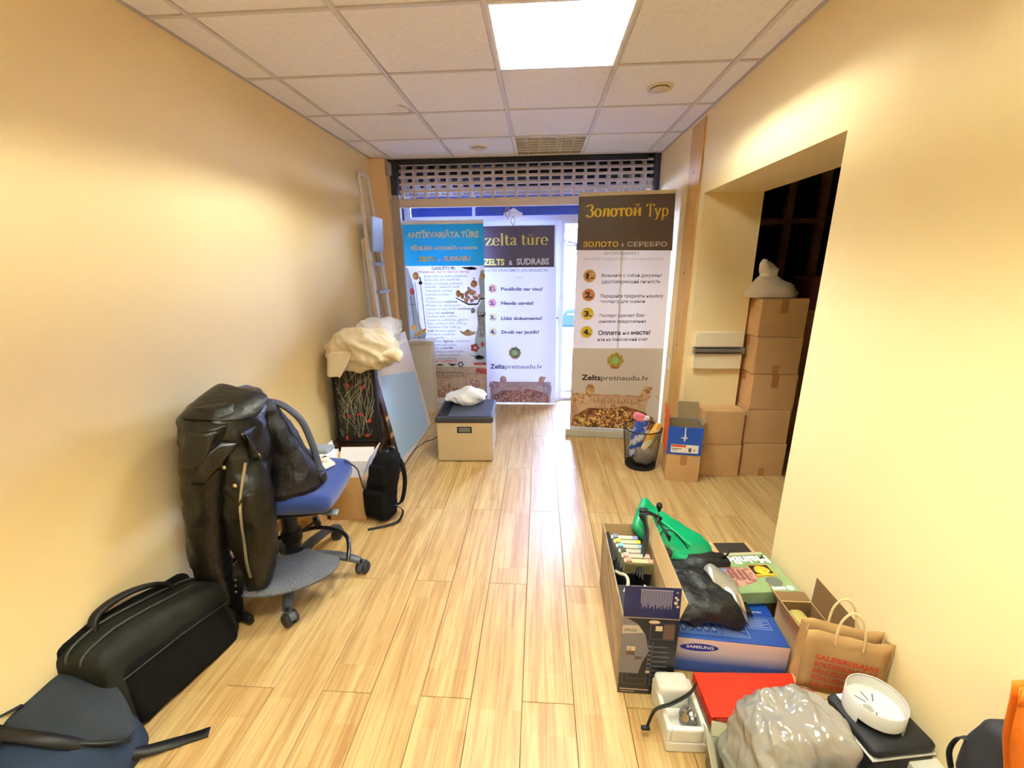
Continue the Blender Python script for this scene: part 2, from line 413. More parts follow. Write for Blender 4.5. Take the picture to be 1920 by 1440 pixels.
obj('edge_trim', G().bx(XL, XR, 2.39, 2.41, H-.004, H+.12), RUN, ceil)
obj('edge_trim', G().bx(XL, XL+.018, -5.4, 2.39, H-.002, H+.004), mat('edge_trim_grey', '#B9B6BE', .5), ceil)
obj('edge_trim', G().bx(XR-.018, XR, -5.4, 2.39, H-.002, H+.004), MATS['edge_trim_grey'], ceil)
# damp stain ring on one tile
obj('stain', G().lathe([(.085, 0), (.10, 0)], 26, T(-.72, 1.13, H-.0018), a0=R(-70), a1=R(150)), mat('stain', '#D3C4AE', .9), ceil)

# ------------------------------------------------------------------ recessed lights
REFL = mat('lamp_reflector', '#F2F3EE', .35, spec=.6)
LOUV = mat('lamp_louvre', '#F1F2EC', .3, spec=.6)
def light_fixture(col, row, lit, nx, ny, label):
    x, y = col*.6+.3, row*.6+.3; s = .286; bd = .040 if lit else .020
    t = thing('ceiling_light', label, 'ceiling light', (x, y, H))
    q = G()
    for a in ((-s, -s, 1, 0), (s, -s, 0, 1), (s, s, -1, 0), (-s, s, 0, -1)): pass
    q.bx(-s, s, -s, s, .100, .104); q.bx(-s-.004, -s, -s, s, 0, .104); q.bx(s, s+.004, -s, s, 0, .104); q.bx(-s, s, -s-.004, -s, 0, .104); q.bx(-s, s, s, s+.004, 0, .104)
    obj('housing', q, REFL if lit else mat('lamp_housing_dull', '#A99C82', .5), t)
    q = G()
    for (a, b, c, d) in ((-.298, -.284, -.298, .298), (.284, .298, -.298, .298), (-.284, .284, -.298, -.284), (-.284, .284, .284, .298)): q.bx(a, b, c, d, -.004, .006)
    obj('frame', q, WHITE, t)
    em = (mat('tube_seen', '#F7FAEC', emit=TUBE_SEEN) if lit == 1 else mat('tube_lit', '#F6F9E2', emit=TUBE_LIT)) if lit else mat('tube_unlit', '#E4E2DA', .3)
    for i in range(4):
        tx = -.2145 + .143*i
        o = obj('tube', G().tube([(tx, -.27, .082), (tx, .27, .082)], .013, 10), em, t, smooth=True)
    for i in range(1, nx):
        bxx = -s + 2*s*i/nx
        obj('louvre_blade', G().bx(bxx-.0015, bxx+.0015, -s, s, .002, bd), LOUV, t)
    for i in range(1, ny):
        by = -s + 2*s*i/ny
        obj('louvre_blade', G().bx(-s, s, by-.0012, by+.0012, .004, bd-.002), LOUV, t)
    return t
light_fixture(0, 0, 1, 4, 8, 'lit square fluorescent ceiling light with a white louvre')
light_fixture(0, -3, 2, 4, 8, 'lit ceiling light over the near end of the room above the viewer')
light_fixture(0, -6, 2, 4, 8, 'unseen ceiling light added behind the viewer for more bounce light')  # unseen fixture, added to strengthen the bounced light
light_fixture(0, 3, False, 6, 7, 'unlit square ceiling light beside the roller shutter')
for x, y, lab in ((.907, .914, 'round ceiling vent with raised disc near the right wall'), (-.317, 2.10, 'round ceiling vent beside the unlit light by the shutter')):
    t = thing('ceiling_vent', lab, 'vent', (x, y, H))
    obj('ring', G().lathe([(.05, -.002), (.074, -.004), (.076, -.001), (.076, .004)], 28), mat('vent_ring', '#DCCFB0', .5), t, smooth=True)
    obj('throat', G().lathe([(.052, -.003), (.048, .03), (0, .03)], 28), mat('vent_dark', '#2A241E', .8), t, smooth=True)
    obj('disc', G().lathe([(0, -.016), (.044, -.014), (.050, -.009), (.046, -.004), (0, -.003)], 28), mat('vent_disc', '#D8CBBB', .5), t, smooth=True)

# ------------------------------------------------------------------ shop front: frames, glass, outside
FR = mat('frame_white', '#DDDCE4', .4)
def framed(name, x0, x1, z0, z1, y, w=.055, cuts=()):
    t = struct(name); q = G(); d = .06
    obj('frame', G().bx(x0, x0+w, y, y+d, z0, z1).bx(x1-w, x1, y, y+d, z0, z1).bx(x0+w, x1-w, y, y+d, z0, z0+w).bx(x0+w, x1-w, y, y+d, z1-w, z1), FR, t, bevel=.004)
    obj('pane', G().bx(x0+w, x1-w, y+.027, y+.031, z0+w, z1-w), GLASSY, t)
    return t
w1 = framed('window_1', -1.27, -.44, .78, 2.03, 2.96)
obj('apron', G().bx(-1.27, -.44, 2.9, 3.0, 0, .78), WHITE, w1)
d1 = framed('door_1', -.44, .462, .0, 2.03, 2.96, .072)
obj('handle', G().tube(smooth_path([(.425, 2.955, .98), (.425, 2.91, .99), (.33, 2.905, .99)], 4), .009, 8), STEEL, d1, smooth=True)
w2 = framed('window_2', .462, 1.31, .0, 2.03, 2.96, .03)
obj('rail', G().bx(.492, 1.28, 2.955, 3.0, .10, .125), FR, w2)
obj('daylight_blocker', G().bx(.68, 1.278, 2.975, 2.984, .032, 1.998), WHITE, w2)  # added opaque panel behind the tall banner, keeps daylight off the right wall
w3 = framed('window_3', -1.27, 1.31, 2.03, 2.37, 2.95, .06)
obj('mullion', G().bx(-.515, -.485, 2.945, 3.0, 2.09, 2.31), FR, w3)
BLUE = mat('blue_sign', '#1E4FC4', .5)
obj('blue_band', G().bx(-1.21, 1.25, 3.012, 3.016, 2.09, 2.215), BLUE, w3)
obj('blue_band', G().bx(-1.21, 1.25, 3.012, 3.016, 2.265, 2.312), BLUE, w3)
obj('door_closer', G().bx(-.17, .03, 2.90, 2.955, 2.062, 2.115).poly([(-.15, 0), (.01, 0), (-.06, .045)], .05, FRONT(0, 2.955, 2.115)), WHITE, d1, bevel=.006)
# low pier below the window, with its metal sill
g = G(); g.bx(-1.242, -.925, 2.43, 2.60, 0, .795)
lp = struct('trim_3', g, mat('pier_white', '#DAD3CC', .6), bevel=.006)
obj('sill', G().bx(-1.242, -.895, 2.41, 2.60, .797, .808).bx(-1.15, -.895, 2.408, 2.412, .78, .805), ALU, lp)
# white plastic cable box and junction box on the column
t = thing('junction_box', 'small white junction box low on the peach column', 'junction box', (-1.243, 2.39, .96))
obj('body', G().bx(0, .028, -.03, .03, 0, .075), WHITE, t, bevel=.004); obj('lid', G().bx(.028, .033, -.027, .027, .004, .071), WHITE, t, bevel=.002)
t = thing('alarm_box', 'grey sensor box on the column beside the shutter roll', 'sensor', (-1.235, 2.385, 2.40))
obj('body', G().soft((.05, .05, .12), .018, 6, m=T(.02, 0, .06)), mat('sensor_grey', '#9C9AA0', .5), t, smooth=True)
obj('cable', G().tube(smooth_path([(.02, .0, 0), (.022, .005, -.1), (.012, .03, -.2)], 4), .004, 6), WHITE, t, smooth=True)

# roller shutter
SH = mat('shutter_slat', '#D6CFD0', .45, spec=.4)
t = thing('roller_shutter', 'rolled up white grille shutter over the shop entrance', 'shutter', (0, 2.47, 2.12))
def rows(path):
    for i in range(len(path)-1):
        (ya, za), (yb, zb) = path[i], path[i+1]
        a, b = V((0, ya, za)), V((0, yb, zb)); u = (b-a); L = u.length; m = basis(a, (1,0,0), u)
        q = G(); q.bx(-1.15, 1.275, -.011, .011, -.008, .008, m)
        k = -1.13
        while k < 1.27:
            q.bx(k, k+.024, .011, L-.011, -.004, .004, m); k += .1105
        obj('grille_row', q, SH, t, world=True)
rows([(2.47, 2.196), (2.47, 2.272), (2.472, 2.335), (2.476, 2.398), (2.49, 2.458), (2.52, 2.52), (2.60, 2.58)])
rows([(2.66, 2.26), (2.59, 2.29), (2.55, 2.345), (2.54, 2.41), (2.56, 2.47), (2.61, 2.53)])
rows([(2.70, 2.33), (2.625, 2.37), (2.61, 2.44)])
obj('bottom_bar', G().bx(-1.155, 1.28, 2.452, 2.488, 2.123, 2.196), mat('shutter_bar', '#DDD2CC', .45), t, world=True, bevel=.004)
obj('roller', G().tube([(-1.22, 2.72, 2.46), (1.29, 2.72, 2.46)], .07, 14), mat('roller_dark', '#2B2D33', .6), t, world=True, smooth=True)
obj('guide_rail', G().bx(-1.243, -1.155, 2.45, 2.50, 0, 2.24), mat('guide_grey', '#A9A39C', .5), t, world=True, bevel=.004)
obj('guide_rail', G().bx(1.278, 1.334, 2.46, 2.51, 0, 2.24), MATS['guide_grey'], t, world=True, bevel=.004)
obj('end_plate', G().bx(-1.243, -1.17, 2.46, 2.9, 2.24, 2.62), mat('end_plate', '#3A3B40', .6), t, world=True)
obj('end_plate', G().bx(1.285, 1.334, 2.46, 2.9, 2.24, 2.62), MATS['end_plate'], t, world=True)
obj('housing', G().bx(-1.17, 1.21, 2.425, 2.435, 2.50, 2.56), mat('housing_dark', '#15181F', .5), t, world=True)
obj('cord', G().tube(smooth_path([(-.10, 2.447, 2.13), (-.115, 2.444, 2.07), (-.09, 2.443, 2.0), (-.075, 2.444, 2.06), (-.095, 2.447, 2.13)], 5), .004, 6), mat('rope', '#C9AE8B', .8), t, world=True, smooth=True)

# outside
g = G(); g.bx(-14, 14, 3.02, 34, -.32, -.12); struct('pavement', g, mat('pavement', '#5A5E6A', .95, spec=.05, var=(1.5, '#50545F', .4, .6)))
t = thing('street_building', 'pale apartment block across the street seen through the glass', 'building', (3.5, 28, -.12))
obj('wall', G().bx(-9, 9, 0, 4, 0, 9), mat('facade', '#5C606C', .9, spec=.05), t)
for i in range(10):
    for j in range(3): obj('window', G().bx(-8.2+i*1.7, -7.3+i*1.7, -.05, 0, 1.2+j*2.7, 2.7+j*2.7), mat('far_window', '#5F6B80', .2), t)
def tree(x, y, h, seed, lab):
    rnd = random.Random(seed); t = thing('bare_tree', lab, 'tree', (x, y, -.12)); q = G(); q.tube([(0,0,0), (.03,0,h*.25), (-.02,.03,h*.5)], [.13, .11, .08], 8)
    obj('trunk', q, mat('bark', '#1C1A1C', .95, spec=.05), t)
    q = G()
    def br(p, d, L, r, n):
        pts = [p]; dd = d
        for _ in range(4):
            dd = (dd + V((rnd.uniform(-.3,.3), rnd.uniform(-.3,.3), rnd.uniform(-.25,.2)))).normalized(); pts.append(pts[-1]+dd*L/4)
        q.tube(pts, [r, r*.8, r*.65, r*.5, r*.3], 5)
        if n:
            for k in range(4): br(pts[1+k % 4], (dd + V((rnd.uniform(-1,1), rnd.uniform(-1,1), rnd.uniform(-.5,.6)))).normalized(), L*.62, r*.5, n-1)
    for k in range(7):
        a = k*2.4; br(V((0, 0, h*(.28+.03*k))), V((math.cos(a), math.sin(a), .55)).normalized(), h*.35, .05, 2)
    obj('branches', q, MATS['bark'], t)
tree(1.9, 11.5, 5.2, 3, 'bare street tree beyond the glass door nearest the car')
tree(3.6, 16.0, 6.5, 5, 'bare street tree standing farther off across the street')
t = thing('street_lamp', 'slim street lamp post seen through the glass beside the door', 'street lamp', (1.62, 14, -.12))
obj('pole', G().tube([(0,0,0), (0,0,2.2)], [.04, .025], 8), mat('lamp_post', '#15181F', .7, spec=.05), t); obj('head', G().soft((.3,.3,.2), .08, 5, m=T(0,0,2.28)), MATS['lamp_post'], t, smooth=True)
# car, side on to the shop, nose to the left
t = thing('parked_car', 'dark blue parked car seen through the glass front', 'car', (2.75, 8.6, -.12))
CAR = mat('car_blue', '#131D3E', .6, spec=.05)
prof = [(-2.05,.32),(-2.08,.55),(-1.95,.72),(-1.1,.86),(-.55,1.28),(.75,1.34),(1.5,.95),(2.0,.88),(2.08,.6),(2.0,.32)]
rings = []
for s_, k in ((-.84, .93), (-.78, 1.), (.78, 1.), (.84, .93)): rings.append([(x*(.985 if abs(s_) > .8 else 1), s_*(.86 if z > 1 else 1), .62+(z-.62)*k) for x, z in prof])
obj('body', G().loft(rings), CAR, t, bevel=.03)
obj('window', G().poly([(-.98,.9),(-.5,1.22),(.05,1.25),(.05,.9)], .012, FRONT(0,-.842,0)), mat('car_glass', '#33506E', .3, spec=.1), t)
obj('window', G().poly([(.12,.9),(.12,1.25),(.68,1.24),(1.1,.93)], .012, FRONT(0,-.842,0)), MATS['car_glass'], t)
for x in (-1.3, 1.32):
    w = obj('wheel', G().lathe([(0,-.1),(.2,-.1),(.31,-.09),(.33,-.05),(.33,.05),(.31,.09),(0,.09)], 22, T(x,-.76,.33) @ RX(R(90))), RUBBER, t, smooth=True)
    obj('hubcap', G().lathe([(0,.02),(.12,.02),(.2,.0),(.2,-.02)], 18, T(x,-.865,.33) @ RX(R(90))), STEEL, w, smooth=True)
obj('side_strip', G().bx(-1.9, 1.9, -.855, -.84, .60, .63), STEEL, t); obj('mirror', G().soft((.16,.12,.12), .04, 5, m=T(-.75,-.93,.95)), CAR, t, smooth=True)
# banner lettering: (words, x0, x1, baseline left, baseline right, capital height, ink, weight)
B3T = [
('ЗОЛОТО', 0.090, 0.380, 1.716, 1.712, 0.0410, 'gold', 0.01),
('&', 0.407, 0.427, 1.714, 1.714, 0.0295, 'silver', 0.02),
('СЕРЕБРО', 0.454, 0.772, 1.713, 1.708, 0.0381, 'silver', 0.01),
('АНТИКВАРИАТ', 0.265, 0.558, 1.648, 1.644, 0.0269, 'sage', 0.005),
('ANTĪKI PRIEKŠMETI UN SENLIETAS', 0.097, 0.755, 1.608, 1.599, 0.0181, 'pale', 0.0),
('Возьмите с собой документ', 0.256, 0.754, 1.466, 1.464, 0.0275, 'ink', 0.01),
('удостоверяющий личность', 0.257, 0.743, 1.414, 1.414, 0.0277, 'ink', 0.01),
('Передайте предметы нашему', 0.255, 0.778, 1.291, 1.294, 0.0297, 'ink', 0.01),
('эксперту для оценки', 0.254, 0.629, 1.246, 1.249, 0.0269, 'ink', 0.01),
('Эксперт сделает Вам', 0.250, 0.636, 1.122, 1.128, 0.0290, 'ink', 0.01),
('ценовое предложение', 0.247, 0.652, 1.072, 1.078, 0.0275, 'ink', 0.01),
('Оплата', 0.249, 0.442, 0.964, 0.968, 0.0380, 'ink', 0.03),
('на', 0.462, 0.517, 0.970, 0.971, 0.0345, 'ink', 0.0),
('месте!', 0.533, 0.694, 0.972, 0.975, 0.0375, 'ink', 0.03),
('или на банковский счет', 0.246, 0.679, 0.909, 0.921, 0.0282, 'ink', 0.01),
('Zelts', 0.115, 0.288, 0.545, 0.547, 0.0509, 'ink2', 0.03),
('pretnaudu.lv', 0.292, 0.709, 0.547, 0.559, 0.0486, 'ink2', 0.0),
]
B2T = [
('ZELTS', -0.387, -0.159, 1.577, 1.573, 0.0647, 'gold2', 0.04),
('&', -0.113, -0.069, 1.574, 1.574, 0.0507, 'silver2', 0.03),
('SUDRABS', -0.029, 0.322, 1.577, 1.577, 0.0642, 'silver2', 0.04),
('ANTĪKI PRIEKŠMETI UN SENLIETAS', -0.390, 0.311, 1.504, 1.503, 0.0295, 'grey2', 0.01),
('vtāvā', -0.047, 0.039, 1.434, 1.433, 0.0203, 'pale2', 0.0),
('Piedāvāt var visu!', -0.201, 0.253, 1.304, 1.302, 0.0348, 'ink2b', 0.03),
('Nauda uzreiz!', -0.202, 0.154, 1.152, 1.150, 0.0355, 'ink2b', 0.03),
('Līdzi dokumentu!', -0.204, 0.252, 0.982, 0.984, 0.0362, 'ink2b', 0.03),
('Droši var jautāt!', -0.203, 0.219, 0.828, 0.830, 0.0368, 'ink2b', 0.03),
('Zelts', -0.342, -0.173, 0.422, 0.423, 0.0544, 'ink2b', 0.03),
('pretnaudu.lv', -0.167, 0.256, 0.423, 0.427, 0.0524, 'ink2b', 0.0),
]
B1T = [
('ANTĪKVARIĀTA TŪRE', -1.155, -0.405, 1.854, 1.853, 0.0571, 'white1', 0.045),
('PĒRKAM', -1.124, -0.905, 1.731, 1.731, 0.0424, 'white1', 0.05),
('ANTIKVARIĀTU', -0.889, -0.626, 1.731, 1.734, 0.0343, 'white1', 0.05),
('UN SENLIETAS', -0.611, -0.425, 1.733, 1.735, 0.0263, 'white1', 0.05),
('ZELTU', -1.051, -0.871, 1.621, 1.622, 0.0442, 'yellow1', 0.06),
('un', -0.853, -0.799, 1.623, 1.624, 0.0201, 'white1', 0.05),
('SUDRABU', -0.780, -0.497, 1.621, 1.623, 0.0453, 'white1', 0.06),
('GAIDĪTI IR:', -0.917, -0.660, 1.532, 1.534, 0.0284, 'dark1', 0.02),
('Priekšmeti, kuri ir veci un vērtīgi', -1.055, -0.517, 1.501, 1.501, 0.0231, 'pink1', 0.01),
('Zelta lūžņi un zelta priekšmeti', -1.002, -0.539, 1.456, 1.458, 0.0232, 'grey1', 0),
('Zobu zelts (arī neattīrīts)', -1.003, -0.618, 1.419, 1.421, 0.0233, 'grey1', 0),
('Zelta un sudraba pulksteņi', -1.004, -0.592, 1.380, 1.381, 0.0234, 'grey1', 0),
('Sudrabs - jebkurā veidā', -0.999, -0.630, 1.345, 1.346, 0.0235, 'grey1', 0),
('Tehniskais sudrabs', -0.998, -0.708, 1.305, 1.306, 0.0236, 'grey1', 0),
('Sudraba kontakti', -0.998, -0.740, 1.266, 1.267, 0.0237, 'grey1', 0),
('Ordeņi', -0.997, -0.897, 1.226, 1.227, 0.0239, 'grey1', 0),
('Tautasnieku', -0.998, -0.805, 1.190, 1.190, 0.0240, 'grey1', 0),
('nozīmes', -0.794, -0.657, 1.190, 1.191, 0.0240, 'dark1', 0.02),
('Medaļas un apbalvojumi', -0.999, -0.623, 1.150, 1.153, 0.0241, 'grey1', 0),
('Latvijas armijas krūšu', -0.999, -0.664, 1.111, 1.115, 0.0242, 'grey1', 0),
('nozīmes', -0.653, -0.515, 1.115, 1.117, 0.0241, 'dark1', 0.02),
('Cara laika', -1.000, -0.845, 1.070, 1.072, 0.0244, 'grey1', 0),
('nozīmes', -0.834, -0.695, 1.072, 1.073, 0.0243, 'dark1', 0.02),
('Nozīmes (pēc izvēles)', -0.999, -0.671, 1.032, 1.036, 0.0244, 'grey1', 0),
('Ikonas un svētbildes, gleznas', -0.999, -0.543, 0.993, 0.999, 0.0245, 'grey1', 0),
('Egles rotājumi (līdz 1970 g.)', -0.998, -0.561, 0.957, 0.958, 0.0247, 'grey1', 0),
('Atklātnes (līdz 1940 g.)', -0.997, -0.636, 0.916, 0.919, 0.0247, 'grey1', 0),
('Lieli', -0.998, -0.933, 0.875, 0.877, 0.0249, 'dark1', 0.02),
('dzintara gabali', -0.922, -0.691, 0.877, 0.878, 0.0249, 'grey1', 0),
('Dzintara rotaslietas', -0.999, -0.698, 0.836, 0.840, 0.0250, 'grey1', 0),
('Ogu patvāri', -0.999, -0.813, 0.799, 0.802, 0.0251, 'grey1', 0),
('Porcelāna', -0.970, -0.839, 0.758, 0.762, 0.0253, 'grey1', 0),
('figūras,', -0.830, -0.713, 0.762, 0.763, 0.0252, 'dark1', 0.02),
('skulptūras', -0.692, -0.535, 0.763, 0.767, 0.0251, 'grey1', 0),
('Mūzikas instrumenti', -0.976, -0.694, 0.720, 0.723, 0.0253, 'grey1', 0),
('Naži un', -0.963, -0.845, 0.682, 0.686, 0.0255, 'grey1', 0),
('kortiki', -0.832, -0.728, 0.686, 0.688, 0.0254, 'dark1', 0.02),
('Monētas un vecā nauda', -0.966, -0.615, 0.643, 0.649, 0.0255, 'grey1', 0),
('Kara mācības priekšmeti', -0.966, -0.656, 0.604, 0.608, 0.0256, 'grey1', 0),
('Citi vecie priekšmeti', -0.969, -0.692, 0.565, 0.570, 0.0258, 'grey1', 0),
('MAKSA UZREIZ!', -1.063, -0.689, 0.533, 0.540, 0.0228, 'pink1', 0.02),
]
# serif lettering drawn with a broad nib (thick uprights, thin horizontals)
def arc(cx, cy, rx, ry, a0, a1, n=14): return [(cx+rx*math.cos(R(a0+(a1-a0)*i/n)), cy+ry*math.sin(R(a0+(a1-a0)*i/n))) for i in range(n+1)]
SER = {   # advance, strokes, serifs (x centre, y, half width)
 'З': (.66, [arc(.28,.76,.22,.21,160,-88,12), arc(.28,.27,.25,.28,90,-160,14), [(.07,.80),(.07,.90)], [(.04,.17),(.05,.07)]], []),
 'о': (.62, [arc(.30,.32,.22,.31,0,360,22)], []),
 'л': (.68, [[(.52,.02),(.52,.63)], [(.20,.62),(.54,.62)], [(.22,.62),(.20,.25),(.14,.05),(.06,.04)]], [(.52,.02,.11)]),
 'т': (.60, [[(.29,.02),(.29,.62)], [(.05,.62),(.53,.62)], [(.06,.62),(.05,.50)], [(.52,.62),(.53,.50)]], [(.29,.02,.11)]),
 'й': (.74, [[(.16,.02),(.16,.62)], [(.56,.02),(.56,.62)], [(.18,.14),(.54,.52)], arc(.36,.92,.13,.12,180,360,8)], [(.16,.02,.11),(.16,.62,.11),(.56,.02,.11),(.56,.62,.11)]),
 'Т': (.70, [[(.34,.02),(.34,.97)], [(.04,.97),(.64,.97)], [(.05,.97),(.03,.78)], [(.63,.97),(.65,.78)]], [(.34,.02,.11)]),
 'у': (.58, [[(.08,.62),(.30,.06)], [(.50,.62),(.24,-.16),(.16,-.24),(.06,-.22)]], [(.09,.62,.11),(.49,.62,.09)]),
 'р': (.66, [[(.16,-.27),(.16,.62)], arc(.35,.32,.20,.30,150,-150,18)], [(.16,-.27,.11),(.12,.61,.06)]),
 'z': (.52, [[(.05,.61),(.46,.61)], [(.44,.60),(.07,.04)], [(.04,.03),(.47,.03)], [(.05,.61),(.05,.48)], [(.47,.03),(.48,.17)]], []),
 'e': (.56, [arc(.29,.32,.22,.31,0,325,20), [(.08,.34),(.51,.34)]], []),
 'l': (.34, [[(.17,.02),(.17,1.0)]], [(.17,.02,.12),(.11,.99,.07)]),
 't': (.40, [[(.16,.85),(.16,.14),(.20,.05),(.28,.03),(.36,.08)], [(.03,.62),(.35,.62)]], []),
 'a': (.56, [[(.10,.50),(.14,.58),(.24,.63),(.34,.60),(.38,.50),(.38,.10),(.42,.03),(.53,.06)], [(.38,.36),(.20,.30),(.09,.20),(.09,.09),(.17,.03),(.28,.06),(.38,.16)]], []),
 'ū': (.66, [[(.16,.62),(.16,.14),(.22,.05),(.32,.04),(.48,.16)], [(.49,.62),(.49,.03)], [(.16,.83),(.49,.83)]], [(.12,.62,.08),(.45,.62,.08),(.54,.03,.07)]),
 'r': (.46, [[(.16,.02),(.16,.62)], [(.17,.46),(.24,.58),(.33,.62),(.41,.55)]], [(.16,.02,.12),(.11,.61,.07)]),
}
def serif(g, word, x0, x1, y0, cap, m, thick=.12, thin=.04):
    adv = sum(SER[c][0] if c != ' ' else .3 for c in word); k = (x1-x0)/adv; x = 0
    kz = cap
    for c in word:
        if c == ' ': x += .3; continue
        a, st, se = SER[c]
        for pts in st:
            vs = []
            for i, p in enumerate(pts):
                q0 = pts[max(i-1, 0)]; q1 = pts[min(i+1, len(pts)-1)]; dx, dy = q1[0]-q0[0], q1[1]-q0[1]; L = math.hypot(dx, dy) or 1
                w = (thin + (thick-thin)*abs(dy/L)**1.4)/2
                if c == 'z' and abs(dx/L) > .3 and abs(dy/L) > .3: w = thick/2
                if c == 'й' and abs(dx/L) > .3 and .3 < abs(dy/L): w = thin*.6
                nx, ny = -dy/L*w, dx/L*w
                vs += [(x+p[0]+nx, p[1]+ny), (x+p[0]-nx, p[1]-ny)]
            for i in range(len(pts)-1):
                g.add([(x0+vs[j][0]*k, y0+vs[j][1]*kz, 0) for j in (2*i, 2*i+1, 2*i+3, 2*i+2)], [(3,2,1,0)], m)
        for sx_, sy_, hw in se: g.add([(x0+(x+a_)*k, y0+b_*kz, 0) for a_, b_ in ((sx_-hw, sy_-.02), (sx_+hw, sy_-.02), (sx_+hw, sy_+.02), (sx_-hw, sy_+.02))], [(0,1,2,3)], m)
        x += a

INK = {}
def ink(n, hx, **k): INK[n] = mat('print_'+n, hx, .6, **k)
for n_, h_ in (('gold','#EACB3E'),('silver','#C9C2C0'),('sage','#73886F'),('pale','#9C938E'),('ink','#2F2A2C'),('ink2','#1A181A'),('gold2','#EAE07C'),('silver2','#DCE0F2'),
    ('grey2','#8087A6'),('pale2','#A2A9CC'),('ink2b','#38416A'),('white1','#E9EEF6'),('yellow1','#E9DE86'),('dark1','#343947'),('grey1','#5F6678'),('pink1','#D2486E')): ink(n_, h_)
def lettering(par, rows, M0, eps=.0012):
    by = {}
    for body, x0, x1, z0, z1, cap, c, b in rows:
        g = by.setdefault(c, G()); a = math.atan2(z1-z0, x1-x0)
        g.text(body, 0, x1-x0, 0, cap, M0 @ T(x0, z0, eps) @ RZ(a), b)
    for c, g in by.items(): obj('lettering', g, INK[c], par, world=True)
def heap(g, n, x0, x1, y0, y1, s, m, rnd):
    for _ in range(n):
        x = rnd.uniform(x0, x1); y = y0 + (y1-y0)*rnd.random()*(1-.6*abs((x-x0)/(x1-x0)-.5)*2)
        k = rnd.random()
        if k < .55:
            a0 = rnd.uniform(0, 360); p = arc(0, 0, s*rnd.uniform(.6,1.3), s*rnd.uniform(.3,.8), a0, a0+rnd.uniform(120,300), 8); w = s*.16
            M1 = m @ T(x, y, rnd.uniform(0, .0004)) @ RZ(rnd.uniform(0, 6))
            for i in range(len(p)-1):
                (ax, ay), (bx_, by_) = p[i], p[i+1]; L = math.hypot(bx_-ax, by_-ay); nx, ny = -(by_-ay)/L*w, (bx_-ax)/L*w
                g.flat([(ax-nx, ay-ny), (bx_-nx, by_-ny), (bx_+nx, by_+ny), (ax+nx, ay+ny)], M1)
        else: g.disc(x, y, s*rnd.uniform(.3,.7), s*rnd.uniform(.3,.6), m @ T(0, 0, rnd.uniform(0, .0004)), 8, .25)
def gold_print(par, M0, x0, x1, z0, z1, dim=''):
    """printed photograph of a banknote, small tins and a heap of scrap gold along the foot of a banner"""
    rnd = random.Random(4); w = x1-x0; h = z1-z0
    note = mat('print_note'+dim, '#C9AD92' if not dim else '#C4B6CC', .6, var=(30, '#B7957A' if not dim else '#B2A4BE', .4, .62))
    obj('print_banknote', G().rect(x0+.01, x1-.01, z0, z0+h*.80, M0 @ T(0,0,.0008)), note, par, world=True)
    g = G()
    g.frame(x0+.03, x1-.03, z0+.02, z0+h*.77, .008, M0 @ T(0,0,.0011))
    g.rect(x0+w*.27, x0+w*.80, z0+h*.70, z0+h*.715, M0 @ T(0,0,.0011)); g.rect(x0+w*.27, x0+w*.80, z0+h*.585, z0+h*.60, M0 @ T(0,0,.0011))
    for i in range(14): g.rect(x0+w*(.28+.037*i), x0+w*(.30+.037*i), z0+h*.61, z0+h*(.66+.03*(i % 2)), M0 @ T(0,0,.0012))
    for i in range(10): g.rect(x0+.035, x0+.07, z0+h*(.12+.06*i), z0+h*(.15+.06*i), M0 @ T(0,0,.0012))
    obj('print_ornament', g, mat('print_orn'+dim, '#A0795C' if not dim else '#9C8AA6', .6), par, world=True)
    g = G(); g.disc(x0+w*.23, z0+h*.87, w*.052, h*.15, M0 @ T(0,0,.0013)); g.add([(x0+w*.82, z0+h*.66, 0), (x0+w*.90, z0+h*.66, 0), (x0+w*.97, z0+h*.98, 0), (x0+w*.88, z0+h*1.02, 0)], [(0,1,2,3)], M0 @ T(-.045,0,.0013))
    obj('print_cup', g, mat('print_cup'+dim, '#8F6A45' if not dim else '#9C7C86', .5, var=(20, '#C9A678' if not dim else '#C3A9B2', .4, .6)), par, world=True)
    g = G(); g.disc(x0+w*.93, z0+h*.50, w*.07, h*.30, M0 @ T(0,0,.0012)); obj('print_cup', g, mat('print_silver'+dim, '#A7A19B' if not dim else '#A6A6C4', .5, var=(25, '#77706B' if not dim else '#8A88AC', .4, .6)), par, world=True)
    base = G().flat([(x0+w*.03, z0), (x1-w*.04, z0), (x1-w*.05, z0+h*.28), (x0+w*.83, z0+h*.42), (x0+w*.62, z0+h*.54), (x0+w*.45, z0+h*.46), (x0+w*.22, z0+h*.46), (x0+w*.06, z0+h*.26)], M0 @ T(0,0,.0014))
    obj('print_gold', base, mat('print_gold_base'+dim, '#8A5A34' if not dim else '#A07A84', .6, var=(26, '#5A3420' if not dim else '#7F5C6E', .42, .6)), par, world=True)
    for i, (c, d) in enumerate((('#B5683F','#B88490'), ('#C98A5C','#CBA0A4'), ('#7A3F26','#8A6070'), ('#D9B07A','#D6BCBC'), ('#5C2E22','#75505E'))):
        g = G(); heap(g, 90, x0+w*.05, x1-w*.06, z0+.01, z0+h*.52, .019, M0 @ T(0,0,.0016+.0005*i), rnd)
        g2 = G(); heap(g, 8, x0+w*.01, x0+w*.16, z0+h*.56, z0+h*.86, .014, M0 @ T(0,0,.0016+.0005*i), rnd)
        obj('print_gold', g, mat('print_gold%s%d' % (dim, i), d if dim else c, .6), par, world=True)
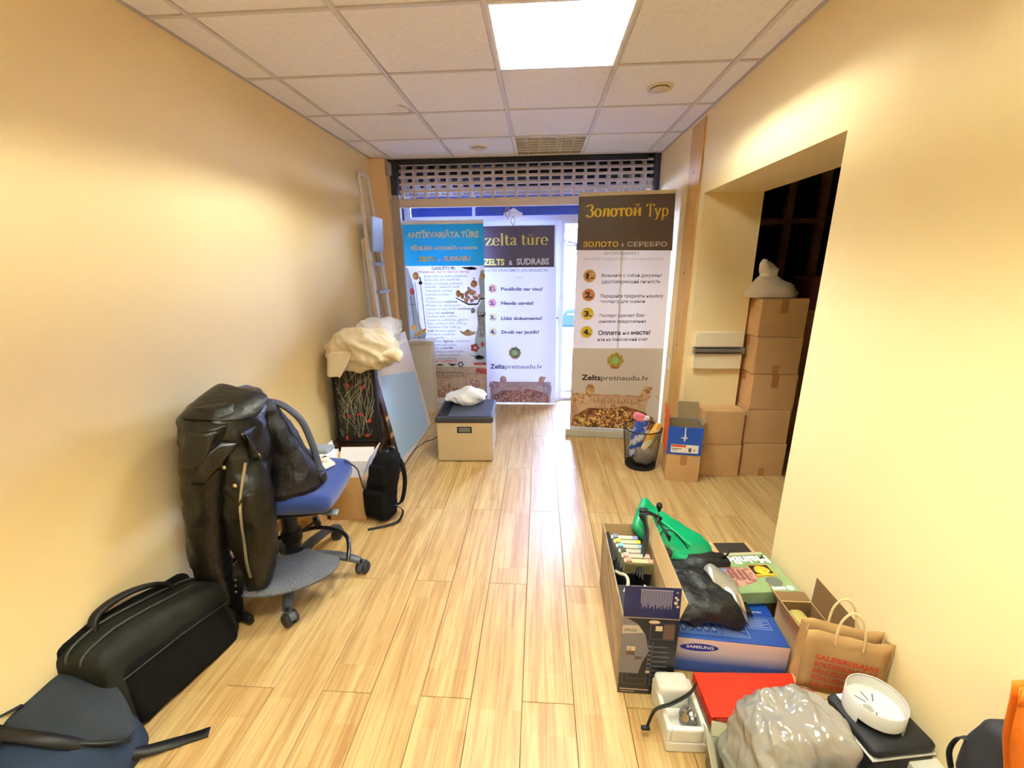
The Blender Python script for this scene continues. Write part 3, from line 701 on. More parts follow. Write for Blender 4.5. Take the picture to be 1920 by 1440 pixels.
def rosette(par, M0, cx, cz, r, dim=''):
    g = G(); rnd = random.Random(3)
    for i in range(9):
        a = i*40; g.disc(cx+.62*r*math.cos(R(a)), cz+.62*r*math.sin(R(a)), r*.34, r*.30, M0 @ T(0,0,.0012), 10, .15)
    g.flat([(cx+.1*r, cz+.7*r), (cx+.2*r, cz+.7*r), (cx+.24*r, cz+1.05*r), (cx+.14*r, cz+1.05*r)], M0 @ T(0,0,.0012))
    obj('print_rosette', g, mat('print_ros'+dim, '#B7A64E' if not dim else '#B8BA98', .6, var=(60, '#8A7A35' if not dim else '#94A08C', .4, .6)), par, world=True)
    obj('print_rosette', G().disc(cx, cz, r*.42, None, M0 @ T(0,0,.0017), 14, .1), mat('print_ros_mid'+dim, '#8FB46A' if not dim else '#9CCBB0', .6), par, world=True)
    obj('print_rosette', G().add([(cx-.62*r, cz-.62*r, 0), (cx-.3*r, cz-.95*r, 0), (cx+.3*r, cz-.95*r, 0), (cx+.6*r, cz-.7*r, 0), (cx, cz-.72*r, 0)], [(0,1,2,3,4)], M0 @ T(0,0,.0018)), mat('print_ros_red'+dim, '#A2553A' if not dim else '#B98A94', .6), par, world=True)
def coins(par, M0, pts, r, cols, inkname, dim=''):
    for i, (x, z) in enumerate(pts):
        obj('print_coin', G().disc(x, z, r, None, M0 @ T(0,0,.0011), 24), mat('coin_rim%d%s' % (i, dim), cols[i][0], .5), par, world=True)
        obj('print_coin', G().disc(x+.002, z, r*.82, None, M0 @ T(0,0,.0015), 22), mat('coin_in%d%s' % (i, dim), cols[i][1], .5, var=(40, cols[i][0], .45, .6)), par, world=True)
        obj('lettering', G().text('%d.' % (i+1), x-r*.52, x+r*.62, z-r*.40, r*.85, M0 @ T(0,0,.0019), .05), INK[inkname], par, world=True)

# --- tall roll-up banner on the right, standing clear of the glass
M3 = basis((.5, 1.88, 0), (.8, -.08, 0), (0, 0, 1))
t = thing('rollup_banner', 'tall roll-up banner with Cyrillic lettering on a dark brown header', 'banner', (.9, 1.84, 0))
B3F = film('banner_cloth', '#D9CFC6', .12, .5, gloss=.08)
obj('print_sheet', G().add([(.0195,.07,0), (.826,.07,0), (.806,2.125,0), (.043,2.125,0)], [(0,1,2,3)], M3), B3F, t, world=True)
obj('header', G().add([(.035,1.69,.0006), (.818,1.676,.0006), (.806,2.112,.0006), (.043,2.118,.0006)], [(0,1,2,3)], M3), mat('banner_brown', '#4B3B37', .4), t, world=True)
obj('lower_field', G().add([(.0195,.08,.0004), (.8255,.08,.0004), (.8168,.8555,.0004), (.0239,.8379,.0004)], [(0,1,2,3)], M3), mat('banner_greige', '#C6BDB8', .5), t, world=True)
lettering(t, B3T, M3)
g = G(); serif(g, 'Золотой', .108, .556, 1.952, .098, M3 @ T(0,0,.0014), .19, .055); serif(g, 'Тур', .589, .766, 1.944, .098, M3 @ T(0,0,.0014), .12, .04)
obj('lettering', g, INK['gold'], t, world=True)
coins(t, M3, [(.1532,1.4751),(.1507,1.3142),(.1481,1.151),(.1445,.9885)], .055, [('#C99A62','#A9703E'),('#C4835A','#A65F3C'),('#D6BE52','#C9AA32'),('#D6BE52','#C9AA32')], 'ink2')
rosette(t, M3, .4107, .733, .078)
gold_print(t, M3, .012, .822, .085, .50)
obj('top_rail', G().bx(.040, .810, 2.112, 2.14, -.012, .012, M3), mat('banner_rail', '#CFC0A2', .45), t, world=True, bevel=.003)
obj('base_cassette', G().bx(-.02, .84, .0, .072, -.05, .05, M3), mat('banner_base', '#BFC0BA', .4, .3), t, world=True, bevel=.008)
for x in (.25, .70): obj('foot', G().strap([(x, .012, .05), (x, .010, .12), (x+.03, .010, .12)], .006, .006, (1,0,0), M3), STEEL, t, world=True)
obj('pole', G().tube([(.42, .06, -.03), (.40, 2.12, -.02)], .008, 8, M3), STEEL, t, world=True)
obj('pole_hook', G().tube(smooth_path([(.40, 2.13, -.015), (.405, 2.17, -.01), (.40, 2.185, 0), (.396, 2.16, .005)], 4), .004, 6, M3), WHITE, t, world=True, smooth=True)

# --- hanging banner on the door
M2 = FRONT(0, 2.80, 0)
t = thing('door_banner', 'hanging banner with big yellow serif title and grey header on the glass door', 'banner', (0, 2.80, 0))
obj('print_sheet', G().add([(-.43,.006,0), (.415,.006,0), (.392,1.975,0), (-.43,1.975,0)], [(0,1,2,3)], M2), film('door_banner_cloth', '#D5D6E2', .034, .5, gloss=.05), t, world=True)
obj('header', G().add([(-.43,1.548,.0006), (.376,1.548,.0006), (.374,1.970,.0006), (-.43,1.970,.0006)], [(0,1,2,3)], M2), film('door_banner_head', '#5A5361', .05, .5, gloss=.05), t, world=True)
lettering(t, B2T, M2)
g = G(); serif(g, 'zelta', -.362, -.018, 1.776, .121, M2 @ T(0,0,.0014), .14, .045); serif(g, 'tūre', .022, .306, 1.776, .121, M2 @ T(0,0,.0014), .14, .045)
obj('lettering', g, INK['gold2'], t, world=True)
coins(t, M2, [(-.2992,1.3248),(-.3026,1.17),(-.3036,1.0115),(-.3055,.8492)], .0506, [('#D9B79C','#B07A68'),('#DBA9A6','#CB8684'),('#EADFB4','#E3D8A6'),('#EADFB4','#E6DCB2')], 'ink2b', 'd')
rosette(t, M2, -.0534, .608, .076, 'd')
gold_print(t, M2, -.36, .37, .02, .33, 'd')
obj('hanging_loop', G().tube(smooth_path([(-.06, 1.97, .0), (-.085, 2.02, .002), (-.06, 2.06, .003), (-.04, 2.02, .002), (-.06, 1.97, 0)], 5), .005, 6, M2), mat('rope', '#C9AE8B', .8), t, world=True, smooth=True)

# --- blue banner at the window on the left
M1 = FRONT(0, 2.62, 0)
t = thing('window_banner', 'blue topped banner covered with a long grey list at the left window', 'banner', (-.78, 2.62, 0))
obj('print_sheet', G().add([(-1.20,.06,0), (-.364,.06,0), (-.356,1.985,0), (-1.197,1.985,0)], [(0,1,2,3)], M1), film('window_banner_cloth', '#DADCE4', .055, .5, gloss=.05), t, world=True)
obj('header', G().add([(-1.195,1.572,.0006), (-.3563,1.570,.0006), (-.356,1.984,.0006), (-1.197,1.984,.0006)], [(0,1,2,3)], M1), film('window_banner_blue', '#3CC8FF', .24, .5, gloss=.05), t, world=True)
obj('top_rail', G().bx(-1.20, -.352, 1.982, 2.022, -.01, .01, M1), WHITE, t, world=True, bevel=.003)
obj('base_cassette', G().bx(-1.2, -.36, 0, .06, -.04, .04, M1), MATS['banner_base'], t, world=True, bevel=.006)
# pictures in the margins
sky = mat('print_skyblue', '#A9C6EA', .6)
g = G(); e = M1 @ T(0,0,.0009)
g.flat([(-1.195,1.56),(-1.17,1.55),(-1.12,1.36),(-1.10,1.1),(-1.07,.92),(-1.01,.86),(-1.04,.78),(-1.195,.78)], e)
g.flat([(-.357,1.53),(-.395,1.52),(-.42,1.43),(-.40,1.2),(-.45,1.12),(-.44,.95),(-.48,.80),(-.47,.66),(-.50,.58),(-.40,.5),(-.36,.5)], e); obj('print_margin', g, sky, t, world=True)
e = M1 @ T(0,0,.0013); D = lambda n, hx, v=None: mat('print_'+n, hx, .55, var=v)
dk = G(); dk.flat([(-.60,1.556),(-.50,1.558),(-.44,1.55),(-.44,1.53),(-.52,1.528),(-.57,1.54)], e)
dk.flat([(-1.17,1.26),(-1.163,1.26),(-1.134,.962),(-1.14,.962)], e).flat([(-1.19,1.175),(-1.125,1.172),(-1.125,1.167),(-1.19,1.17)], e)
dk.flat([(-.673,1.246),(-.535,1.180),(-.442,1.183),(-.411,1.238),(-.36,1.242),(-.36,1.228),(-.405,1.222),(-.438,1.165),(-.54,1.163),(-.673,1.236)], e)
dk.disc(-.4337,.588,.052,.022,e,18); dk.disc(-.4337,.60,.04,.012,e,14)
for pth in (arc(-.49,.625,.055,.02,200,360,8),):
    for i in range(len(pth)-1): dk.flat([pth[i], pth[i+1], (pth[i+1][0], pth[i+1][1]+.006), (pth[i][0], pth[i][1]+.006)], e)
dk.flat([(-1.052,1.46),(-1.040,1.462),(-1.036,1.41),(-1.05,1.40)], e).disc(-1.044,1.398,.022,.018,e,12)
dk.flat([(-.80,.525),(-.69,.515),(-.745,.487)], e); dk.flat([(-.94,.495),(-.83,.497),(-.885,.52)], e)
for a in range(6): dk.disc(-.649+.025*math.cos(a*1.05), .512+.025*math.sin(a*1.05), .011, None, e, 8)
obj('print_dark', dk, D('dark_grey', '#3D3C48'), t, world=True)
gd = G(); gd.disc(-1.09,1.47,.034,.042,e,16); gd.disc(-.372,1.463,.024,.030,e,12)
gd.disc(-.642,1.285,.026,.04,e,12,.1).disc(-.60,1.262,.022,.035,e,12,.1).disc(-.47,1.385,.034,.042,e,12,.15).flat([(-.475,1.43),(-.46,1.43),(-.455,1.45),(-.48,1.45)], e)
obj('print_brass', gd, D('brass', '#B4835A', (30, '#D9B98C', .4, .6)), t, world=True)
pk = G(); rnd = random.Random(8)
for _ in range(26): pk.disc(rnd.uniform(-.57,-.40), 1.20+rnd.random()**1.5*.15, rnd.uniform(.012,.026), None, e @ T(0,0,rnd.uniform(0,.0006)), 9, .2)
obj('print_heap', pk, D('heap', '#D9C3C6', (40, '#A97D84', .42, .6)), t, world=True)
rd = G(); rd.disc(-1.142,1.311,.026,.036,e,12,.1)
for i in range(5): rd.disc(-.482+.03*math.cos(i*1.257), .70+.03*math.sin(i*1.257), .022, .02, e, 9, .1)
rd.flat([(-.398,.775),(-.376,.738),(-.398,.70),(-.42,.738)], e).flat([(-.505,.535),(-.36,.535),(-.36,.505),(-.495,.505)], e).disc(-.484,1.546,.03,.016,e,9,.3)
rd.flat([(-.47,.472),(-.36,.462),(-.36,.40),(-.485,.422)], e)
obj('print_red', rd, D('red', '#B34E5E', (30, '#8A3844', .45, .6)), t, world=True)
yl = G(); yl.flat([(-1.16,.845),(-1.03,.915),(-1.01,.905),(-1.02,.885),(-1.12,.825)], e); yl.disc(-1.15,.92,.03,.028,e,10,.15); obj('print_amber', yl, D('amber', '#DDB25C', (30, '#B98A3C', .45, .65)), t, world=True)
tp = G(); tp.disc(-.554,.862,.055,.033,e,18).disc(-.554,.895,.018,.012,e,10); tp.flat([(-.60,.87),(-.645,.895),(-.64,.875),(-.61,.845)], e).flat([(-.505,.875),(-.47,.885),(-.475,.85),(-.51,.84)], e); obj('print_teapot', tp, D('cream', '#CDBBA6', (25, '#A58E7C', .45, .65)), t, world=True)
sm = G(); sm.flat([(-.44,1.05),(-.37,1.06),(-.37,.84),(-.42,.84)], e).disc(-.40,1.07,.05,.03,e,12).disc(-.405,.83,.035,.02,e,10).disc(-.49,1.105,.026,.03,e,8,.2).flat([(-1.105,1.40),(-1.098,1.40),(-1.076,.925),(-1.086,.925)], e).flat([(-1.048,1.39),(-1.041,1.39),(-1.015,.915),(-1.024,.915)], e).disc(-1.15,.80,.02,.02,e,8,.2).disc(-1.10,.805,.022,.02,e,8,.2)
obj('print_silver', sm, D('pewter', '#7F87A2', (30, '#AEB6CC', .45, .6)), t, world=True)
obj('print_banknote', G().rect(-.952, -.362, .12, .484, M1 @ T(0,0,.0008)), D('old_note', '#C6B3AE', (14, '#B59C92', .4, .62)), t, world=True)
g = G(); g.rect(-.95,-.62,.372,.425,e).rect(-.95,-.74,.352,.362,e); g.frame(-.60,-.37,.14,.41,.006,e)
obj('print_ornament', g, D('note_band', '#8C7C7C'), t, world=True)
obj('lettering', G().text('LAS', -.942, -.862, .383, .030, M1 @ T(0,0,.0018), .02).text('BANKAS', -.842, -.632, .383, .030, M1 @ T(0,0,.0018), .02), D('note_light', '#C9BCB6'), t, world=True)
obj('lettering', G().text('50', -.555, -.44, .25, .09, e, .02), D('note_plum', '#9C7E92'), t, world=True)
g = G(); heap(g, 90, -.95, -.62, .13, .29, .018, e, random.Random(5)); obj('print_gold', g, D('note_gold', '#A5744E', (30, '#6F4630', .45, .6)), t, world=True)
lettering(t, B1T, M1)
# ------------------------------------------------------------------ office chair
CH = (-1.04, -.14, 0)
t = thing('office_chair', 'navy office chair with a grey half-round footrest beside the left wall', 'chair', CH, R(8))
obj('hub', G().lathe([(0, .065), (.055, .065), (.062, .09), (.05, .135), (.036, .16), (0, .16)], 20), DGREY, t, smooth=True, ang=40)
HOOD = mat('caster_grey', '#4A4D5A', .4)
for i in range(5):
    a = R(-75+72*i); m = RZ(a)
    rr = [(.03, .105, .034, .030), (.12, .118, .031, .026), (.22, .112, .027, .022), (.30, .092, .024, .020), (.335, .075, .021, .018)]
    ring = []
    for x, z, w, h in rr:
        ring.append([V((x, w*math.cos(2*math.pi*k/10), z + h*math.sin(2*math.pi*k/10)*(1 if math.sin(2*math.pi*k/10) > 0 else .7))) for k in range(10)])
    leg = obj('base_leg', G().loft(ring, m), DGREY, t, smooth=True, ang=50)
    q = G(); off = .335; sw = a + R(50 if i else -20)
    mm = m @ T(off, 0, .032) @ RZ(R(40+37*i))
    for sgn in (-1, 1): q.lathe([(0,-.011), (.028,-.011), (.031,-.006), (.031,.006), (.028,.011), (0,.011)], 18, mm @ T(.012, sgn*.017, 0) @ RX(R(90)))
    q.tube([(0,0,.012), (0,0,.055)], .009, 8, mm)
    obj('caster', q, RUBBER, leg, smooth=True, ang=40)
    obj('caster_hood', G().lathe([(.0,-.013), (.036,-.012), (.036,.012), (0,.013)], 12, mm @ T(.012,0,.002) @ RX(R(90)), R(10), R(190)), HOOD, leg, smooth=True, ang=40)
obj('gas_column', G().lathe([(0,.14), (.040,.14), (.040,.30), (.037,.305), (.037,.40), (.034,.405), (.034,.46), (0,.46)], 20), mat('column_shroud', '#1E1F24', .35), t, smooth=True, ang=30)
col = obj('collar', G().lathe([(.030,.215), (.047,.215), (.05,.225), (.05,.265), (.047,.275), (.03,.275)], 20), BLACK, t, smooth=True, ang=40)
obj('clamp_knob', G().lathe([(0,0), (.024,0), (.030,.006), (.030,.022), (.022,.030), (0,.031)], 16, T(.098,.05,.275) @ RZ(R(28)) @ RY(R(75))).tube([(.04,.02,.25), (.10,.052,.278)], .007, 8), BLACK, col, smooth=True, ang=40)
# footrest: half-round woven looking plate on a tube ring
FOOT = mat('footrest_grey', '#5D6068', .55, bump=(150, .55, 'voronoi'))
def sector(r0, r1, a0, a1, z, n=26):
    q = G(); rows_ = []
    for i in range(n+1):
        a = R(a0+(a1-a0)*i/n); k = 1 - .16*abs((i/n-.5)*2)**6
        rows_.append([((r)*math.cos(a), (r)*math.sin(a), z+h) for r, h in ((r0, -.004), (r0, .004), (r0+.02, .008), ((r0+r1)/2, .006), (r1*k-.02, .012), (r1*k-.006, .011), (r1*k, .003), (r1*k-.004, -.008), (r0+.02, -.008))])
    return q.loft(rows_)
obj('footrest', sector(.085, .362, -128, -26, .183), FOOT, t, smooth=True, ang=50)
ringp = [(.045*math.cos(R(40)), .045*math.sin(R(40)), .245)] + [(.12, .045, .25), (.22, .02, .245), (.285, -.03, .235), (.312, -.10, .212), (.318, -.15, .186)]
obj('footrest_tube', G().tube(smooth_path(ringp, 5), .0105, 10), mat('tube_black', '#16171B', .25, spec=.6), t, smooth=True)
ringp = [(-.045, -.01, .245), (-.10, -.07, .245), (-.19, -.14, .235), (-.24, -.22, .20), (-.235, -.28, .182)]
obj('footrest_tube', G().tube(smooth_path(ringp, 5), .0105, 10), MATS['tube_black'], t, smooth=True)
obj('footrest_bracket', G().bx(-.05, .05, -.11, -.03, .168, .183, RZ(R(20))), BLACK, t, bevel=.004)
# seat
def seatshape(p):
    p = V(p); f = p.x/.24
    p.z += .015*max(0, f)**2*-1 + .02*(p.y/.24)**2 - .012*max(0, -f)
    k = 1 - .10*max(0, f)**3 - .05*max(0,-f)**3; p.y *= k
    return p
tilt = T(.035, .02, .505) @ RY(R(-1))
obj('seat', G().soft((.49, .47, .10), .046, 16, m=tilt, shape=seatshape), NAVYFAB, t, smooth=True)
obj('piping', G().tube([tilt @ seatshape(V((.236*math.copysign(abs(math.cos(a))**.45, math.cos(a)), .226*math.copysign(abs(math.sin(a))**.45, math.sin(a)), .022))) for a in [2*math.pi*k/44 for k in range(45)]], .004, 6), mat('navy_piping', '#1A2648', .7), t, smooth=True)
obj('seat_shell', G().soft((.44, .42, .05), .024, 10, m=T(.03, .02, .468) @ RY(R(-4))), BLACK, t, smooth=True)
obj('mechanism', G().bx(-.10, .12, -.06, .06, .415, .455).bx(-.26, -.08, -.03, .03, .43, .445), BLACK, t, bevel=.008)
lv = obj('lever', G().tube([(.08, -.02, .44), (.15, -.06, .425), (.20, -.07, .415)], .007, 8), STEEL, t, smooth=True)
obj('paddle', G().soft((.085, .035, .012), .006, 6, m=T(.235, -.075, .41) @ RZ(R(-8)) @ RX(R(20))), mat('paddle_grey', '#6F7A80', .4), lv, smooth=True)
obj('adjust_knob', G().lathe([(0,0), (.028,0), (.032,.008), (.030,.03), (0,.034)], 16, T(.06, -.075, .435) @ RX(R(80))), BLACK, t, smooth=True, ang=40)
obj('back_bar', G().strap(smooth_path([(-.10, 0, .44), (-.22, 0, .45), (-.262, 0, .52), (-.262, 0, .68)], 4), .06, .012, (0,1,0)), BLACK, t)
def backshape(p): p.x += .05*(p.y/.2)**2; return p
obj('backrest', G().soft((.065, .42, .40), .03, 12, m=T(-.235, 0, .80), shape=backshape), NAVYFAB, t, smooth=True)

# ------------------------------------------------------------------ leather jacket over the backrest
t = thing('leather_jacket', 'black leather biker jacket draped over the office chair backrest', 'jacket', (-1.2, -.3, .95))
def fold(p, a, f, s): return a*(noise.noise(V((p[0]*f+s, p[1]*f, p[2]*f*.35))) + .45*noise.noise(V((p[0]*f*2.3, p[1]*f*2.3+s, p[2]*f))))
def ringloft(spec, n, seed, amp=.014, fr=9):
    rings = []
    for (cx, cy, cz, rx, ry, rot) in spec:
        ring = []
        for k in range(n):
            a = 2*math.pi*k/n; e = V((rx*math.copysign(abs(math.cos(a))**.8, math.cos(a)), ry*math.copysign(abs(math.sin(a))**.8, math.sin(a)), 0)); e.rotate(MX.Rotation(rot, 3, 'Z'))
            p = V((cx, cy, cz)) + e; d = e.normalized(); ring.append(p + d*fold(p, amp, fr, seed))
        rings.append(ring)
    return G().loft(rings)
def lerp_spec(keys, n):
    out = []
    for i in range(n):
        u = i/(n-1)*(len(keys)-1); k = min(int(u), len(keys)-2); f = u-k; f = f*f*(3-2*f)*.5 + f*.5
        out.append(tuple(a+(b-a)*f for a, b in zip(keys[k], keys[k+1])))
    return out
def ripple(p, s): return .010*noise.noise(V((p[0]*15+s, p[1]*15, p[2]*4.5))) + .006*noise.noise(V((p[0]*9, p[1]*9+s, p[2]*17))) + .004*(1-2*abs(noise.noise(V((p[0]*20+s, p[1]*20, p[2]*24)))))
def clothloft(spec, n, seed, k=1.):
    rings = []
    for (cx, cy, cz, rx, ry, rot) in spec:
        ring = []
        for i in range(n):
            a = 2*math.pi*i/n; e = V((rx*math.copysign(abs(math.cos(a))**.85, math.cos(a)), ry*math.copysign(abs(math.sin(a))**.85, math.sin(a)), 0))
            p = V((cx, cy, cz)) + e; ring.append(p + e.normalized()*k*ripple(p, seed))
        rings.append(ring)
    return G().loft(rings)
from mathutils.bvhtree import BVHTree
body = [(-1.13,-.28,1.045,.04,.10,0), (-1.13,-.28,1.03,.10,.165,0), (-1.135,-.30,.96,.150,.185,0), (-1.13,-.325,.87,.158,.165,0), (-1.10,-.36,.77,.142,.13,0), (-1.035,-.41,.675,.112,.09,0), (-1.01,-.43,.54,.104,.078,0), (-1.012,-.44,.41,.086,.062,0), (-1.012,-.44,.29,.064,.05,0), (-1.012,-.44,.205,.044,.04,0)]
gb = clothloft(lerp_spec(body, 48), 52, 3., 1.5)
obj('jacket_body', gb, LEATHER, t, smooth=True, world=True)
slv = [(-1.13,-.43,1.0,.045,.045,0), (-1.10,-.455,.965,.078,.062,0), (-1.118,-.475,.86,.080,.068,0), (-1.147,-.48,.70,.080,.068,0), (-1.172,-.48,.54,.079,.064,0), (-1.188,-.48,.38,.074,.060,0), (-1.190,-.475,.25,.066,.056,0), (-1.188,-.47,.145,.058,.050,0)]
gs = clothloft(lerp_spec(slv, 56), 36, 11., 1.25)
obj('sleeve', gs, LEATHER, t, smooth=True, world=True)
obj('cuff', G().lathe([(.050,-.008), (.060,0), (.061,.03), (.057,.036)], 24, T(-1.188,-.47,.128)), LEATHER, t, smooth=True, world=True)
slf = [(-1.20,-.12,1.0,.05,.05,0), (-1.22,-.09,.94,.08,.07,0), (-1.27,-.06,.80,.075,.075,0), (-1.29,-.05,.60,.07,.07,0), (-1.29,-.05,.42,.06,.06,0)]
obj('sleeve', clothloft(lerp_spec(slf, 20), 20, 17.), LEATHER, t, smooth=True, world=True)
TREES = [BVHTree.FromPolygons([tuple(p) for p in q.v], q.f) for q in (gb, gs)]
def onto(x, z, off=.004):
    best = None
    for tr in TREES:
        h = tr.ray_cast(V((x, -1.3, z)), V((0, 1, 0)))
        if h[0] is not None and (best is None or h[0].y < best): best = h[0].y
    return V((x, (best if best is not None else -.42)-off, z))
def patch(name, quad, m, n=8, off=.006, th=.005):
    (a, b, c_, d_) = quad; rws = []     # corners (x, z): bottom-left, bottom-right, top-right, top-left
    for i in range(n+1):
        v_ = i/n; rws.append([onto((a[0]*(1-u)+b[0]*u)*(1-v_)+(d_[0]*(1-u)+c_[0]*u)*v_, (a[1]*(1-u)+b[1]*u)*(1-v_)+(d_[1]*(1-u)+c_[1]*u)*v_, off) for u in [k/n for k in range(n+1)]])
    for _ in range(2):
        for i in range(1, n):
            for k in range(1, n): rws[i][k] = V((rws[i][k].x, min(rws[i][k].y, (rws[i-1][k].y+rws[i+1][k].y+rws[i][k-1].y+rws[i][k+1].y)/4), rws[i][k].z))
    return obj(name, G().sheet(rws), m, t, smooth=True, solid=th, world=True)
cl = G().sheet([[(-1.235,-.45,.975), (-1.19,-.50,1.005), (-1.10,-.49,1.00), (-1.00,-.44,.975), (-.955,-.33,.955)],
            [(-1.235,-.37,1.02), (-1.18,-.37,1.060), (-1.10,-.37,1.05), (-1.00,-.35,1.028), (-.96,-.28,1.005)],
            [(-1.23,-.24,1.04), (-1.18,-.25,1.098), (-1.10,-.25,1.068), (-1.01,-.24,1.05), (-.97,-.22,1.02)]])
obj('collar', cl, LEATHER, t, smooth=True, solid=.007, sub=2, world=True)
SHEEN = mat('leather_sheen', '#131211', .36, spec=.42, bump=(30, .3))
patch('yoke_flap', ((-1.165,.835), (-1.065,.815), (-1.03,.955), (-1.14,.965)), SHEEN)
patch('lapel', ((-1.125,.765), (-1.075,.755), (-.99,.885), (-1.03,.905)), SHEEN, off=.016)
patch('lapel', ((-.965,.80), (-.915,.81), (-.965,.93), (-.99,.92)), SHEEN, off=.010)
patch('pocket_welt', ((-1.005,.60), (-.995,.60), (-.955,.70), (-.965,.70)), MATS['leather_sheen'], off=.006)
zp = [onto(x, z, .006) for x, z in ((-.975,.80), (-.975,.72), (-.98,.64), (-.99,.55), (-.995,.46), (-1.0,.37), (-1.005,.29))]
obj('zip', G().strap(smooth_path(zp, 4), .009, .006, (1,0,0)), mat('zip_metal', '#C8C2AE', .35, .8), t, world=True)
for x, z in ((-1.035,.80), (-.995,.725), (-1.105,.775), (-.955,.81)):
    p = onto(x, z, .012); obj('stud', G().lathe([(0,.006), (.006,.005), (.010,0)], 12, T(*p) @ RX(R(90))), mat('stud_brass', '#C9B68C', .3, .8), t, smooth=True, world=True)
obj('cuff_zip', G().strap([onto(-1.232,.26,.003), onto(-1.226,.20,.003), onto(-1.218,.15,.003)], .007, .004, (1,0,0)), MATS['zip_metal'], t, world=True)
bl = obj('belt', G().strap(smooth_path([(-1.075,-.46,.33), (-1.075,-.49,.27), (-1.090,-.495,.19), (-1.105,-.49,.10)], 4), .050, .008, (1,0,0)), LEATHER, t, world=True)
for z in (.275, .243, .211): obj('eyelet', G().lathe([(0,.004), (.005,.003), (.006,0)], 10, T(-1.076-(.275-z)*.15, -.5035, z) @ RX(R(90))), STEEL, bl, world=True)

# black leather shoulder bag on the seat
t = thing('shoulder_bag', 'soft black leather bag slumped on the chair seat against the jacket', 'bag', (-.93, -.2, .56))
sb = [(-.94,-.20,.548,.11,.12,.1), (-.935,-.20,.585,.125,.13,.1), (-.94,-.20,.66,.112,.105,.1), (-.965,-.20,.76,.085,.08,.1), (-.99,-.20,.86,.060,.065,.1), (-1.012,-.20,.95,.035,.05,.1), (-1.02,-.20,.985,.015,.03,.1)]
obj('body', clothloft(lerp_spec(sb, 40), 40, 23., 1.4), mat('bag_leather', '#0C0909', .5, spec=.22, bump=(35, .45), var=(6, '#1A1314', .45, .7)), t, smooth=True, world=True)
obj('strap', G().strap(smooth_path([(-1.02,-.19,.985), (-.965,-.16,.955), (-.90,-.14,.875), (-.865,-.14,.77), (-.84,-.15,.67), (-.815,-.17,.60)], 5), .03, .01, (.4,1,0)), mat('strap_grey', '#2D2F3A', .6), t, smooth=True, world=True)
obj('strap_end', G().soft((.06, .05, .06), .015, 6, m=T(-.825,-.18,.60)), BLACK, t, smooth=True, world=True)
obj('handle', G().strap(smooth_path([(-1.06,-.2,.985), (-1.085,-.2,1.02), (-1.045,-.21,1.032), (-1.01,-.21,1.02), (-1.025,-.2,.985)], 5), .012, .006, (0,1,0)), BLACK, t, smooth=True, world=True)
# booklets and pouch on the seat
def booklet(lab, pts, z, m, h=.01, name='booklet', cat='booklet', pm=None):
    cx = sum(p[0] for p in pts)/4; cy = sum(p[1] for p in pts)/4
    t = thing(name, lab, cat, (cx, cy, z)); obj('pages', G().poly([(p[0]-cx, p[1]-cy) for p in pts], h), PAPER, t)
    obj('cover', G().poly([((p[0]-cx)*1.01, (p[1]-cy)*1.01) for p in pts], .0015, T(0,0,h)), m, t)
    if pm: obj('print', G().flat([((p[0]-cx)*s+o[0], (p[1]-cy)*s+o[1]) for p, s, o in ((pts[0],.8,(.01,.012)), (pts[1],.8,(0,0)), (pts[2],.35,(0,.02)), (pts[3],.4,(0,.02)))], T(0,0,h+.0018)), pm, t)
booklet('small booklet with orange printed cover on the chair seat', [(-.985,.03),(-.94,.105),(-.845,.02),(-.885,-.06)], .565, mat('cover_pale', '#D9DCC4', .5), .010, pm=mat('cover_print', '#B67A58', .5, var=(30, '#E4DCC8', .45, .55)))
booklet('blank white card on the chair seat behind the booklet', [(-.995,.115),(-.945,.155),(-.895,.115),(-.945,.075)], .572, PAPER, .003, 'card', 'card')
t = thing('grey_pouch', 'grey cloth pouch at the back of the chair seat', 'pouch', (-1.0, .17, .57)); obj('body', G().soft((.13,.10,.03), .014, 8, .005, 12, 4, T(0,0,.012)), mat('pouch_grey', '#7E8590', .8), t, smooth=True)
t = thing('dangling_strap', 'thin black strap hanging over the front edge of the chair seat', 'strap', (-.745, .02, .56)); obj('band', G().strap(smooth_path([(-.08,.06,.0), (-.02,.02,-.003), (.016,.0,-.02), (.03,-.01,-.06), (.045,-.02,-.12)], 4), .008, .003, (0,1,0)), BLACK, t, smooth=True)

# ------------------------------------------------------------------ travel bag and rucksack by the left wall
t = thing('travel_bag', 'big black laptop travel bag leaning on the left wall', 'bag', (-1.245, -.725, 0), R(0))
def lean(p):
    p = V(p); p.z = -.165 + (p.z+.165)*(1 - .17*max(0, min(1, (p.y+.10)/.36))); z = p.z + .165; p.x -= z*.20; p.x += .02*math.sin(p.y*7); return p
mm = T(.02, 0, .167) @ RZ(R(-5))
obj('body', G().soft((.22, .47, .33), .05, 18, .012, 7, 2, mm, lean), NYLON2, t, smooth=True)
obj('front_pocket', G().soft((.06, .40, .24), .028, 14, .008, 9, 5, mm @ T(.095, 0, -.035), lean), CLOTHBLK, t, smooth=True)
obj('top_band', G().soft((.055, .45, .30), .025, 14, .006, 9, 7, mm @ T(-.075, 0, .03), lean), CLOTHBLK, t, smooth=True)
ZIP = mat('zip_dark', '#34352F', .5)
for dx, dz in ((.03, .0), (-.025, .012)):
    pth = [(dx+.022, -.222, -.02), (dx, -.226, .10), (dx, -.195, .155+dz), (dx, 0, .17+dz), (dx, .195, .155+dz), (dx, .226, .10)]
    obj('zip', G().tube([mm @ lean(V(p)) for p in smooth_path(pth, 6)], .005, 6), ZIP, t, smooth=True)
